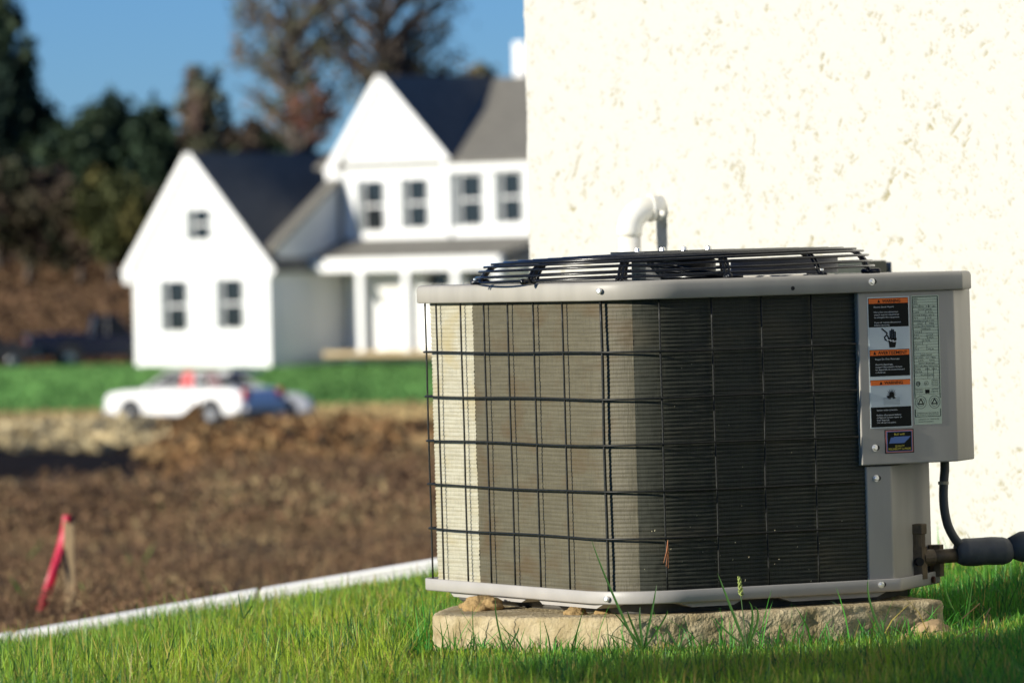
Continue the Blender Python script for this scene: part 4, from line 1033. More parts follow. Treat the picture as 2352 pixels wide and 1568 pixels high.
for q, s in enumerate(('CONDENSER CERTIFIED UNDER ARI', 'SECTION OF A SPLIT SYSTEM')): put_text(mb, s, rx0 + RWd * 0.1, rzt - RH * (0.915 + 0.014 * q), h_ * 0.8, y_ - 0.0003, RWd * 0.78)
for q, s in enumerate(('LEWISBURG TN   MADE IN USA', 'PATENTS PENDING')): put_text(mb, s, rx0 + RWd * 0.15, rzt - RH * (0.965 + 0.018 * q), h_ * 0.8, y_ - 0.0003, RWd * (0.75 - 0.2 * q))
aobj(mb, 'lettering', m_inkb, rate, fix=False)
# small badge
bx0, bzt = ul(2031.5, 987, YB_); bx1, _ = ul(2098, 986, YB_); _, bzb = ul(2065, 1040, YB_); BW = bx1 - bx0; BH = bzt - bzb
bad = rect(bx0, bx1, bzt, bzb, y_, 'badge', m_inkb, ac, label='small square badge with a pink border and a blue emblem below the warning label')
rect(bx0 + BW * .03, bx1 - BW * .03, bzt - BH * .03, bzb + BH * .03, y_ - 0.0003, 'border', m_pk, bad)
rect(bx0 + BW * .07, bx1 - BW * .07, bzt - BH * .08, bzb + BH * .08, y_ - 0.0006, 'inner_border', m_bl, bad)
rect(bx0 + BW * .09, bx1 - BW * .09, bzt - BH * .10, bzb + BH * .10, y_ - 0.0009, 'field', m_bk, bad)
mb = MB(); E_ = [(0.20, 0.33), (0.30, 0.33), (0.31, 0.30), (0.88, 0.30), (0.80, 0.42), (0.72, 0.50), (0.66, 0.58), (0.14, 0.58)]
mb.add([(bx0 + BW * a__, y_ - 0.0010, bzt - BH * b__) for a__, b__ in E_], [tuple(range(8))]); aobj(mb, 'emblem', m_bl, bad, fix=False)
mb = MB(); mb = MB(); put_text(mb, 'Built with', bx0 + BW * 0.5, bzt - BH * 0.24, BH * 0.09, y_ - 0.0011, BW * 0.36, 'c'); aobj(mb, 'lettering', m_yl, bad, fix=False); mb = MB(); put_text(mb, 'QUALITY', bx0 + BW * 0.5, bzt - BH * 0.74, BH * 0.085, y_ - 0.0011, BW * 0.32, 'c'); aobj(mb, 'lettering', m_yl, bad, fix=False); mb = MB(); put_text(mb, 'RELIABILITY & PRIDE', bx0 + BW * 0.5, bzt - BH * 0.86, BH * 0.085, y_ - 0.0011, BW * 0.76, 'c')
aobj(mb, 'lettering', m_yl, bad, fix=False)

# ---- fan guard: rings and ribs on the lid, motor and blades inside
LT = 0.0355
GT = Matrix.Translation((gx, gy_, LT + ZB)) @ Matrix.Rotation(R(0.0), 4, 'X')
guard = bpy.data.objects.new('fan_guard', None)
rings = [(0.407, 0.0095), (0.403, 0.0205), (0.396, 0.0330), (0.386, 0.0425), (0.371, 0.0480), (0.345, 0.0505), (0.315, 0.0520), (0.285, 0.0530), (0.255, 0.0538), (0.225, 0.0545), (0.195, 0.0550), (0.165, 0.0555), (0.135, 0.0558)]
# the guard sits a little askew, higher at its right
gtilt = lambda dx, dy: 0.006 * (dx * math.cos(AL) - dy * math.sin(AL)) / 0.41
for r_, z_ in rings:
    pts = [(gx + r_ * math.cos(2 * math.pi * k / 96), gy_ + r_ * math.sin(2 * math.pi * k / 96), LT + z_ * 0.95 + gtilt(r_ * math.cos(2 * math.pi * k / 96), r_ * math.sin(2 * math.pi * k / 96))) for k in range(96)]
    aobj(MB().tube(pts, 0.0024, 8, closed=True), 'guard_ring', m_wire, smooth=True)
# local direction facing the camera
camd = (UI @ CAM) - Vector((gx, gy_, 0)); ca = math.atan2(camd.y, camd.x)
for k in range(12):
    for side_ in (0,):
        th = ca + R(15 + 30 * k)
        c, s = math.cos(th), math.sin(th); sd = Vector((-s, c, 0)) * 0.0045
        prof = [(0.424, 0.0030), (0.412, 0.0035), (0.4065, 0.008), (0.402, 0.020), (0.393, 0.0325), (0.382, 0.0405), (0.366, 0.0455), (0.30, 0.0505), (0.20, 0.0530), (0.09, 0.0545)]
        pts = [Vector((gx + r_ * c, gy_ + r_ * s, LT + z_ * 0.95 + (gtilt(r_ * c, r_ * s) if z_ > 0.004 else 0))) for r_, z_ in prof]
        mb = MB().tube([p + sd for p in pts], 0.0031, 6).tube([p - sd for p in pts], 0.0031, 6)
        if k % 2 == 0:
            q = Vector((gx + 0.424 * c, gy_ + 0.424 * s, LT + 0.003)); 
            mb.tube([Vector((gx + r_ * c, gy_ + r_ * s, LT + z_)) for r_, z_ in ((0.392, 0.003), (0.395, 0.004), (0.428, 0.004), (0.431, 0.003))], [0.004, 0.0062, 0.0062, 0.004], 8)
        aobj(mb, 'guard_rib', m_wire, smooth=True)
        if k % 4 == 1:
            q = Vector((gx + 0.416 * c, gy_ + 0.416 * s, LT + 0.009)); aobj(MB().tube([q, q + Vector((0, 0, 0.004))], 0.004, 8), 'screw', m_zinc)
m_mot = mat('motor_shell', (0.008, 0.012, 0.014), rough=0.35, spec=0.5, bump=0.2, bscale=30)
aobj(MB().tube([(gx, gy_, LT - 0.06), (gx, gy_, LT + 0.036), (gx, gy_, LT + 0.041)], [0.086, 0.086, 0.080], 32), 'fan_motor', m_mot, smooth=False)
aobj(MB().tube([(gx, gy_, LT + 0.0535), (gx, gy_, LT + 0.0575)], 0.128, 40), 'motor_plate', m_wire)
for a__ in (0.3, 1.87, 3.44, 5.0):
    q = Vector((gx + 0.075 * math.cos(a__ + ca), gy_ + 0.075 * math.sin(a__ + ca), LT + 0.0575)); aobj(MB().tube([q, q + Vector((0, 0, 0.006)), q + Vector((0, 0, 0.008))], [0.007, 0.006, 0.003], 10), 'nut', m_zinc)
m_blade = mat('fan_blade', (0.015, 0.022, 0.045), rough=0.4, spec=0.4)
for k in range(4):
    th = ca + R(48 + 90 * k); v = []; f = []
    NB = 8
    for i in range(NB + 1):
        r_ = 0.07 + 0.245 * i / NB; half = R(30 + 8 * i / NB)
        for j in range(7):
            t = j / 6 - 0.5; a_ = th + t * 2 * half
            z = LT - 0.040 + t * 0.038 + 0.004 * math.cos(t * 3)
            v.append((gx + r_ * math.cos(a_), gy_ + r_ * math.sin(a_), z))
    nv = len(v); v += [(x, y, z - 0.0018) for x, y, z in v]
    for i in range(NB):
        for j in range(6):
            q = (i * 7 + j, i * 7 + j + 1, (i + 1) * 7 + j + 1, (i + 1) * 7 + j); f.append(q); f.append(tuple(nv + x for x in q[::-1]))
    bo = [i * 7 for i in range(NB + 1)] + [NB * 7 + j for j in range(1, 7)] + [i * 7 + 6 for i in range(NB - 1, -1, -1)] + [j for j in range(5, 0, -1)]
    for i in range(len(bo)): f.append((bo[i], bo[(i + 1) % len(bo)], nv + bo[(i + 1) % len(bo)], nv + bo[i]))
    aobj(MB().add(v, f), 'fan_blade', m_blade, smooth=True)
for k in range(5):
    a0 = ca - 0.25 + 0.02 * k
    pts = []
    for i in range(14):
        t = i / 13; a_ = a0 + 0.9 * t; r_ = 0.092 + 0.10 * t + 0.004 * k
        pts.append((gx + r_ * math.cos(a_), gy_ + r_ * math.sin(a_), LT + 0.006 + 0.0075 * k * (1 - t) - 0.004 * t * t - 0.002))
    aobj(MB().tube(pts, 0.0032, 8), 'motor_lead', m_wire, smooth=True)

v = []; f = []
for i in range(25):
    a_ = ca + R(20 + 68 * i / 24)
    for r_, z_ in ((0.330, 0.004), (0.330, 0.037), (0.334, 0.037), (0.334, 0.004)): v.append((gx + r_ * math.cos(a_), gy_ + r_ * math.sin(a_), LT + z_))
for i in range(24):
    for j in range(4): f.append((i * 4 + j, i * 4 + (j + 1) % 4, i * 4 + 4 + (j + 1) % 4, i * 4 + 4 + j))
f += [(0, 1, 2, 3), (99, 98, 97, 96)]
aobj(MB().add(v, f), 'air_baffle', m_blade)

# ---- service valves on the corner
m_brass = mat('weathered_brass', (0.16, 0.115, 0.065), rough=0.6, metal=0.2, var=0.45, vscale=60, bump=0.3, bscale=150)
VM = 1.0
def unit_at(u, v, y): x, z = ul(u, v, y); return Vector((x, y, z))
yv = 0.125
vb = unit_at(2108, 1300, yv); vt = unit_at(2107, 1225, yv)
vx = vb.x
mb = MB().tube([(vx, yv, TT - 0.01), (vx, yv, unit_at(2108, 1255, yv).z)], 0.0195, 6)
valve = aobj(mb, 'service_valve', m_brass, label='larger brown valve with a hexagonal cap')
zt2 = unit_at(2108, 1226, yv).z; zt1 = unit_at(2108, 1202, yv).z; zt3 = unit_at(2108, 1255, yv).z
aobj(MB().tube([(vx, yv, zt3), (vx, yv, zt2)], 0.0168, 20), 'valve_neck', m_brass, valve, smooth=False)
bevel(aobj(MB().tube([(vx, yv, zt2), (vx, yv, zt1)], 0.0205, 6), 'valve_cap', m_brass, valve), 0.002)
q = unit_at(2098, 1290, yv - 0.018)
aobj(MB().tube([(vx - 0.006, yv - 0.012, q.z), (vx - 0.008, yv - 0.026, q.z)], 0.0085, 12), 'valve_port', m_core, valve)
# direction of the pipes: towards the wall, slightly to the camera
zc_ = unit_at(2150, 1279, yv).z
x1_ = unit_at(2200, 1279, yv - 0.01).x
aobj(MB().tube([(vx + 0.01, yv, zc_), (vx + 0.035, yv, zc_)], 0.0165, 16), 'valve_outlet', m_brass, valve)
v2 = unit_at(2150, 1290, yv + 0.06)
v2o = aobj(MB().tube([(v2.x, yv + 0.06, TT - 0.01), (v2.x, yv + 0.06, unit_at(2150, 1250, yv + 0.06).z)], 0.0165, 8), 'service_valve', m_brass, label='smaller brown valve behind the capped one')

# stub of dark pipe and thick grey insulation running off to the right
m_ins = mat('grey_pipe_foam', (0.095, 0.099, 0.102), rough=0.55, spec=0.3, var=0.25, vscale=25, bump=0.4, bscale=50, bdist=0.003)
def wu(u, v, y): x, z = ul(u, v, y); return UM @ Vector((x, y, z + ZB))
P0 = wu(2134, 1279, yv); P1 = wu(2202, 1274, yv - 0.01); P2 = wu(2196, 1268, yv - 0.01); P3 = wu(2322, 1263, yv - 0.03); P4 = wu(2318, 1258, yv - 0.03); P5 = UM @ Vector((GAP + 0.02, -0.02, (UI @ P3).z + 0.05))
rp = empty('insulated_pipe', 'thick dark grey foam covered pipe leaving the valve beside the stucco wall', 'pipe', matrix=Matrix.Translation(P0))
def lp(*p): return [q_ - P0 for q_ in p]
MB().tube(lp(P0, P1), 0.0145, 16).obj('bare_pipe', m_brass, rp, smooth=True)
d_ = (P3 - P2).normalized()
def foam(a, b, r, seed):
    n = 40; pts = []; rr = []
    for k in range(n):
        t = k / (n - 1); e_ = min(t, 1 - t) * (b - a).length
        pts.append(a.lerp(b, t) + Vector((0, 0, 0.0006 * math.sin(k * 0.3 + seed)))); rr.append(r * (0.66 + 0.34 * min(1, math.sqrt(min(1, e_ / 0.018)))) * (1 + 0.008 * math.sin(k * 0.5 + seed)))
    return MB().tube(pts, rr, 24)
f1 = foam(P2 - P0, P3 - P0, 0.0282, 1); f1.obj('foam_sleeve', m_ins, rp, smooth=True)
f2 = foam(P4 - P0, P5 - P0, 0.0310, 2); f2.obj('foam_sleeve', m_ins, rp, smooth=True)
# cable out of the control box
m_cable = mat('grey_conduit', (0.055, 0.058, 0.058), rough=0.5, spec=0.35, bump=0.2, bscale=60)
kc = [(2169, 1040), (2170, 1075), (2168, 1105), (2167, 1140), (2170, 1175), (2178, 1208), (2192, 1235), (2206, 1250), (2222, 1262)]
def catmull(P, n=6):
    out = []
    for i in range(len(P) - 1):
        p0, p1, p2, p3 = P[max(i - 1, 0)], P[i], P[i + 1], P[min(i + 2, len(P) - 1)]
        for k in range(n):
            t = k / n; out.append(0.5 * ((2 * p1) + (p2 - p0) * t + (2 * p0 - 5 * p1 + 4 * p2 - p3) * t * t + (3 * p1 - p0 - 3 * p2 + p3) * t ** 3))
    out.append(P[-1]); return out
KP = [wu(u, v, 0.12 - 0.002 * i) for i, (u, v) in enumerate(kc)]
o0 = KP[0]
ke = empty('power_cable', 'black flexible cable hanging from the control box down to the foam covered pipe', 'cable', matrix=Matrix.Translation(o0))
MB().tube([p - o0 for p in catmull(KP)], 0.0092, 12).obj('cable', m_cable, ke, smooth=True)
kt = wu(2167, 1112, 0.10) - o0
MB().tube([kt, kt + Vector((0, 0, 0.006))], 0.0108, 12).obj('cable_tie', mat('white_tie', (0.3, 0.27, 0.2), rough=0.6), ke)

# rusty holes at the end of the tray flange
m_rust = mat('rust', (0.10, 0.035, 0.015), rough=0.9, var=0.4, vscale=80)
for s_, r_ in ((0.20, 0.007), (0.255, 0.006)):
    a_ = Vector((xt + 0.012 + s_ * 0.7071, 0.008 + s_ * 0.7071 , TT - 0.014)); n3 = Vector((0.7071, -0.7071, 0))
    if s_ < 0.25: aobj(MB().tube([a_ - n3 * 0.002, a_ + n3 * 0.0035], r_, 9), 'rusty_bolt', m_rust)
# ------------------------------------------------------------------ earth lumps and stone on the pad
m_clod = mat('dry_earth', (0.40, 0.27, 0.12), rough=0.95, spec=0.1, var=0.35, vscale=60, bump=0.8, bscale=150, bdist=0.004)
def lump(name, label, u, v, zb_, rx, ry, rz, seed, m, group=None, cat='clod of earth'):
    p = on_z(u, v, zb_)
    bm = bmesh.new(); bmesh.ops.create_icosphere(bm, subdivisions=4, radius=1.0)
    me = bpy.data.meshes.new(name); 
    for q in bm.verts:
        c = q.co.copy(); s = 1 + 0.34 * float(fbm(c.x * 1.6 + seed, c.y * 1.6 + c.z * 1.3, 4, seed)) + 0.16 * float(fbm(c.z * 4 + seed, c.x * 4 - c.y * 3, 3, seed + 1))
        c = Vector((c.x * s * rx, c.y * s * ry, c.z * s * rz)); c.z = max(c.z, -rz * 0.35); q.co = c
    bm.to_mesh(me); bm.free(); me.polygons.foreach_set('use_smooth', np.ones(len(me.polygons), dtype=bool))
    o = link(name, me, m); o.location = (p.x, p.y, zb_ + rz * 0.33); o['label'] = label; o['category'] = cat
    if group: o['group'] = group
    return o
G_ = 'clods of earth on the concrete pad'
lump('earth_clod', 'largest lump of dry earth on the left end of the pad, below the tray', 1108, 1402, ZP, 0.038, 0.03, 0.022, 3, m_clod, G_)
lump('earth_clod', 'small lump of dry earth at the far left of the pad clods', 1077, 1396, ZP, 0.018, 0.02, 0.011, 5, m_clod, G_)
lump('earth_clod', 'thin crumb of dry earth leaning on the largest lump, right beneath the tray', 1127, 1399, ZP, 0.016, 0.018, 0.019, 6, m_clod, G_)
lump('earth_clod', 'round lump of dry earth alone near the middle of the pad edge', 1322, 1415, ZP, 0.022, 0.02, 0.015, 8, m_clod, G_)
lump('earth_clod', 'low crumbly lump of dry earth beneath the tray screw', 1390, 1415, ZP, 0.022, 0.018, 0.009, 9, m_clod, G_)
lump('earth_clod', 'tiny flat crumb of earth between the two lumps near the middle of the pad', 1357, 1414, ZP, 0.007, 0.007, 0.004, 10, m_clod, G_)
m_stone = mat('tan_stone', (0.42, 0.29, 0.15), rough=0.9, var=0.2, vscale=30, bump=0.4, bscale=60)
st_ = lump('tan_stone', 'flat tan stone lying in the grass at the right end of the pad', 2142, 1470, -0.03, 0.052, 0.04, 0.028, 12, m_stone, cat='stone')

# ------------------------------------------------------------------ grass
m_grass = mat('grass_blade', (0.05, 0.12, 0.03), rough=0.45, spec=0.35, attr='tone', trans=0.42)
def in_poly(x, y, P):
    ins = np.zeros(len(x), bool); j = len(P) - 1
    for i in range(len(P)):
        xi, yi = P[i]; xj, yj = P[j]
        c = ((yi > y) != (yj > y)) & (x < (xj - xi) * (y - yi) / (yj - yi + 1e-12) + xi); ins ^= c; j = i
    return ins
pad_np = [(p.x, p.y) for p in poly]
def blades(x, y, z, h, w_, rng, lean=0.35, droop=0.3):
    n = len(x); a = rng.uniform(0, 2 * math.pi, n); l = np.abs(rng.normal(0, lean, n)); f_ = rng.uniform(0, 2 * math.pi, n)
    dx, dy = np.cos(a), np.sin(a); wx, wy = np.cos(f_) * w_ / 2, np.sin(f_) * w_ / 2
    def pt(t, k): 
        sx_ = dx * l * h * (t * 0.6 + droop * t * t); sy_ = dy * l * h * (t * 0.6 + droop * t * t)
        return np.stack([x + sx_ + k * wx, y + sy_ + k * wy, z + h * t * (1 - 0.18 * l * t)], -1)
    V = np.stack([pt(0, -1), pt(0, 1), pt(0.45, -0.9), pt(0.45, 0.9), pt(0.8, -0.5), pt(0.8, 0.5), pt(1.0, 0)], 1)
    b = (np.arange(n) * 7)[:, None]
    Q = np.concatenate([b + np.array([[0, 1, 3, 2]]), b + np.array([[2, 3, 5, 4]])]); T = b + np.array([[4, 5, 6]])
    return V.reshape(-1, 3), Q, T
def blade_obj(name, V, Q, T, tone, m, **tags):
    me = bpy.data.meshes.new(name); nq, ntr = len(Q), len(T)
    me.vertices.add(len(V)); me.vertices.foreach_set('co', V.astype(np.float32).ravel())
    me.loops.add(nq * 4 + ntr * 3); me.loops.foreach_set('vertex_index', np.concatenate([Q.ravel(), T.ravel()]).astype(np.int32))
    me.polygons.add(nq + ntr); me.polygons.foreach_set('loop_start', np.concatenate([np.arange(nq) * 4, nq * 4 + np.arange(ntr) * 3]).astype(np.int32))
    me.update(calc_edges=True); col_attr(me, np.repeat(tone, 7, 0))
    return link(name, me, m, **tags)
rng = np.random.default_rng(11)
def scatter(n, X0, X1, Y0, Y1): return rng.uniform(X0, X1, n), rng.uniform(Y0, Y1, n)
xs, ys = [], []
for n, X0, X1, Y0, Y1 in ((95000, -1.5, 1.7, 10.6, 13.0), (62000, -1.5, 1.7, 13.0, 15.2), (42000, -1.7, 1.2, 15.2, 17.2), (14000, -2.3, 2.3, 9.0, 10.6), (9000, 0.9, 2.6, 11, 14)):
    a, b = scatter(n, X0, X1, Y0, Y1); xs.append(a); ys.append(b)
x = np.concatenate(xs); y = np.concatenate(ys)
keep = ~in_poly(x, y, pad_np)
keep &= (y < KERB_Y - 0.015) | (x > 0.0)
lw_ = (x - WO.x) * E1.x + (y - WO.y) * E1.y; keep &= lw_ < -0.01
# nothing hidden under the unit
keep &= ~((y > 13.25) & (np.abs(x - 0.45) < 0.35) & (y < 13.9))
x, y = x[keep], y[keep]; n = len(x)
z = ground_z(x, y) - 0.004
cl = fbm(x * 4.5, y * 3.0, 3, 201)
h = (0.050 + 0.022 * cl) * rng.uniform(0.55, 1.35, n)
tall = rng.random(n) < 0.09; h[tall] *= 1.6
dk = 1 - 0.25 * (np.abs(y - 12.2) < 0.35) * (x > -0.2)
h *= np.where((y < 13.25) & (x > -0.22), np.interp(y, [11.6, 12.1, 12.4], [1, 0.55, 0.34]), 1.0)
h *= np.where(y > KERB_Y - 0.45, 0.5, 1.0)
h *= np.where((y > 14.2), 0.85, 1.0)
wd = rng.uniform(0.0015, 0.0031, n)
V, Q, T = blades(x, y, z, h, wd, rng, 0.42, 0.5)
G1 = np.array((0.070, 0.30, 0.034)); G2 = np.array((0.34, 0.47, 0.034)); G3 = np.array((0.48, 0.38, 0.09)); G4 = np.array((0.030, 0.13, 0.034))
t = rng.random(n)[:, None]; ye = np.clip(0.42 + 0.8 * fbm(x * 2, y * 1.1, 3, 211) + 0.45 * np.clip((0.1 - x) / 0.4, 0, 1) - 0.15 , 0, 1)[:, None]  # blades yellower to the left: their sunlit look is put into the colour
tone = G1 * (1 - ye) + G2 * ye
tone = np.where(t < 0.22, G4, tone); tone = np.where(t > 0.91 - 0.06 * ye, G3, tone) * rng.uniform(0.7, 1.25, (n, 1))
blade_obj('lawn_grass', V, Q, T, tone, m_grass, kind='stuff')
# longer clumped blades along the pad and the wall
px, py2 = [], []
for i in range(0, NR):
    if rs_[i].y < 13.35 or rs_[i].x > 0.9:
        q = rs_[(i + 1) % NR] - rs_[i - 1]; nr = Vector((q.y, -q.x)).normalized()
        m_ = 4
        for k in range(m_):
            d = abs(rng.normal(0, 0.035)) + 0.006; px.append(rs_[i].x + nr.x * d); py2.append(rs_[i].y + nr.y * d)
for k in range(1500):
    t_ = rng.uniform(-0.5, wend); d = abs(rng.normal(0, 0.03)) + 0.015; p = WO + E2 * t_ - E1 * d; px.append(p.x); py2.append(p.y)
x = np.array(px); y = np.array(py2); keep = ~in_poly(x, y, pad_np); x, y = x[keep], y[keep]; n = len(x)
h = rng.gamma(4, 0.0125, n); h *= np.where(y < 13.3, np.where(rng.random(n) < 0.25, 1.1, 0.55), 1.0); h = np.minimum(h, 0.13)
V, Q, T = blades(x, y, ground_z(x, y), h, rng.uniform(0.002, 0.004, n), rng, 0.55, 0.7)
tone = np.where(rng.random((n, 1)) > 0.93, G3, G1) * rng.uniform(0.6, 1.3, (n, 1))
blade_obj('edge_grass', V, Q, T, tone, m_grass, kind='stuff')

# single weeds that stand out in front of the unit
m_weed = mat('weed_green', (0.075, 0.19, 0.035), rough=0.45, trans=0.35, var=0.2, vscale=20)
def weed(label, u, v, spec, Yoff=0.0, seed=1, name='grass_weed', cat='weed', head=None):
    """spec: list of (du, dv, bend, width) blade tips seen from the base point"""
    b = on_z(u, v, -0.02); Y0 = b.y + Yoff; b = at(u, v, Y0)
    e = empty(name, label, cat, 'weeds growing in front of the pad', Matrix.Translation(b))
    rg = random.Random(seed)
    for du, dv, bend, wdt in spec:
        tip = at(u + du, v - dv, Y0 - rg.uniform(-0.02, 0.03)) - b
        mid = tip * 0.55 + Vector((-bend * 0.06 if abs(bend) > 0 else 0, 0, 0.012 + abs(bend) * 0.03))
        vv = []; N = 9
        for k in range(N):
            t = k / (N - 1); p = mid * (2 * t * (1 - t)) + tip * t * t
            wk = wdt * (1 - t) ** 0.6 * (0.6 + 0.8 * min(1, t * 4)) / 2 + 0.0002
            vv += [p + Vector((-wk, 0, 0)), p + Vector((0, 0.0006, wk * 0.15)), p + Vector((wk, 0, 0))]
        f = []
        for k in range(N - 1):
            for j in range(2): f.append((k * 3 + j, k * 3 + j + 1, k * 3 + 4 + j, k * 3 + 3 + j))
        obj('blade', vv, f, m_weed, e, smooth=True)
    if head:
        u2, v2, u3, v3 = head; a = at(u2, v2, Y0) - b; c = at(u3, v3, Y0) - b
        mb = MB()
        for k in range(26):
            t = k / 25; p = a.lerp(c, t); an = k * 2.4; rr = 0.0045 * (1 - 0.5 * t)
            q = p + Vector((math.cos(an) * rr, math.sin(an) * rr, 0.004)); mb.tube([p, q, q + Vector((0, 0, 0.003))], [0.0015, 0.0018, 0.0004], 5)
        mb.obj('seed_head', mat('seed_head', (0.26, 0.32, 0.08), rough=0.7), e)
        MB().tube([Vector((0, 0, 0)), (a) * 0.5, a], 0.0011, 6).obj('stem', m_weed, e)
    return e
weed('long single blade leaning left across the front corner wire', 1470, 1500, [(-112, 262, 0.25, 0.0042)], -0.05, 1)
weed('upright tuft of blunt green blades before the dark base, right of the front corner', 1478, 1492, [(-70, 88, 0.1, 0.0045), (-38, 92, 0.15, 0.0045), (-8, 100, 0.1, 0.004), (30, 150, -0.1, 0.004), (55, 92, -0.4, 0.004), (-95, 30, 0.6, 0.0035)], -0.05, 2)
weed('leafy grass weed with a plump seed head in front of the dark panel', 1716, 1490, [(-68, 175, 0.1, 0.0048), (4, 110, -0.3, 0.0045), (-62, 70, 0.9, 0.0040), (14, 100, -0.5, 0.004)], -0.04, 3, head=(1702, 1368, 1698, 1330))
weed('tall thin weed whose tip bends at the tray screw by the corner post', 2040, 1487, [(-45, 160, 0.45, 0.0042), (-18, 70, 0.1, 0.003), (20, 60, -0.2, 0.003), (-35, 45, 0.2, 0.003)], -0.03, 4)
weed('pair of thin blades rising from the grass at the right end of the pad', 2215, 1450, [(-45, 110, 0.3, 0.0032), (18, 125, -0.1, 0.0035), (70, 60, -0.3, 0.003)], 0.0, 5)
weed('fine blades rising from the grass near the right edge, below the foam covered pipe', 2300, 1440, [(-10, 90, 0.1, 0.003), (12, 105, -0.1, 0.003), (-60, 70, 0.3, 0.0028)], 0.05, 6)
weed('bent yellow green blade against the wall above the foam covered pipe', 2345, 1262, [(-82, 86, 0.35, 0.0042)], 0.25, 7)
weed('upright blade in the lit grass behind the kerb, alone left of the pad', 560, 1420, [(-12, 60, 0.1, 0.003), (20, 30, -0.2, 0.003)], 0.0, 8)
weed('low spreading tuft at the foot of the pad, left of the seed head weed', 1560, 1492, [(-60, 20, 0.3, 0.003), (-30, 45, 0.1, 0.003), (10, 50, -0.1, 0.003), (55, 34, -0.3, 0.003)], -0.05, 9)
weed('dark dead stalk standing before the left end of the pad', 1160, 1500, [(-22, 130, 0.2, 0.0028), (30, 60, -0.3, 0.003)], -0.10, 10)

# pine needles caught in the guard
nb_ = wu(1534, 1240, 0.006)
pn = empty('pine_needles', 'small bundle of orange pine needles caught in the wire guard, right of the front corner', 'pine needles', matrix=Matrix.Translation(nb_))
m_needle = mat('dry_needle', (0.45, 0.14, 0.03), rough=0.6)
for k, (du, dv) in enumerate(((-10, 52), (-4, 60), (1, 64), (-6, 42), (3, 50))):
    MB().tube([Vector((0, 0, 0)), (wu(1534 + du * 0.35, 1240 + dv * 0.55, 0.004) - nb_), (wu(1534 + du, 1240 + dv, 0.005) - nb_)], [0.0007, 0.0007, 0.0004], 5).obj('needle', m_needle, pn)
# straw bits in the grass at the right
m_straw = mat('dry_straw', (0.45, 0.28, 0.10), rough=0.8)
for k, (u, v, du, dv) in enumerate(((2190, 1465, 55, -25), (2250, 1440, 25, -45), (2210, 1420, 40, -35), (2262, 1470, 10, -60))):
    p = on_z(u, v, 0.04); q = at(u + du, v + dv, p.y + 0.02)
    o = MB().tube([Vector((0, 0, 0)), q - p], 0.0012, 5).obj('dry_stalk', m_straw, label=['longest dry straw stalk lying flat beside the tan stone', 'dry straw stalk leaning up nearest the right edge', 'dry straw stalk right against the end of the pad', 'dry straw stalk standing nearly upright in the grass right of the pad'][k], category='straw', group='dry stalks right of the pad'); o.location = p

# ------------------------------------------------------------------ specks of lint on the dark coil
rg = random.Random(5); mb = MB()
for k in range(36):
    u = rg.uniform(1480, 1960); v_ = rg.uniform(760, 1335) if rg.random() < 0.3 else rg.gauss(1265, 45)
    v_ = min(v_, 1335); p = Vector((ul(u, v_, DC - 0.004)[0], DC - 0.004, ul(u, v_, DC - 0.004)[1])); L = rg.uniform(0.001, 0.006) if rg.random() < 0.25 else 0.0012
    mb.tube([p, p + Vector((rg.uniform(-0.3, 0.3) * L, -0.001, L))], rg.uniform(0.0004, 0.0008), 4)
aobj(mb, 'lint', mat('lint', (0.62, 0.56, 0.36), rough=0.8), kind='stuff')

# ------------------------------------------------------------------ brown weeds of the field
m_dry = mat('dry_weed', (0.2, 0.12, 0.06), rough=0.8, spec=0.2, attr='tone', trans=0.25)
rng = np.random.default_rng(23)
def field(n, Y0, Y1, h0, w0, tones, seed, name, u0=-330, u1=1150, pw=1.0, thr=-1):
    Y = Y0 + (Y1 - Y0) * rng.random(n) ** pw; U = rng.uniform(u0, u1, n); X = (U - 1176) / 15000 * Y
    k = ((X < -0.05) | (Y > 26)) & ((Y < 74) | (U > 430) | (Y > 150))
    k &= fbm(X * 0.8, Y * 0.35, 3, seed) > thr
    X, Y = X[k], Y[k]; n = len(X)
    cl = fbm(X * 1.1, Y * 0.5, 3, seed + 1); sc_ = 0.55 + 0.45 * np.clip(Y / 60, 0, 1)
    h = h0 * rng.uniform(0.4, 1.3, n) * (1 + 0.7 * cl) * sc_; w_ = w0 * rng.uniform(0.6, 1.4, n) * sc_
    V, Q, T = blades(X, Y, ground_z(X, Y) - 0.02, h, w_, rng, 0.55, 0.6)
    tt = np.asarray(tones); c2 = fbm(X * 0.9 + 7, Y * 0.4, 3, seed + 2) + rng.normal(0, 0.25, n)
    i = np.clip(((c2 + 0.7) / 1.4 * len(tt)).astype(int), 0, len(tt) - 1)
    blade_obj(name, V, Q, T, tt[i] * rng.uniform(0.6, 1.4, (n, 1)), m_dry, kind='stuff')
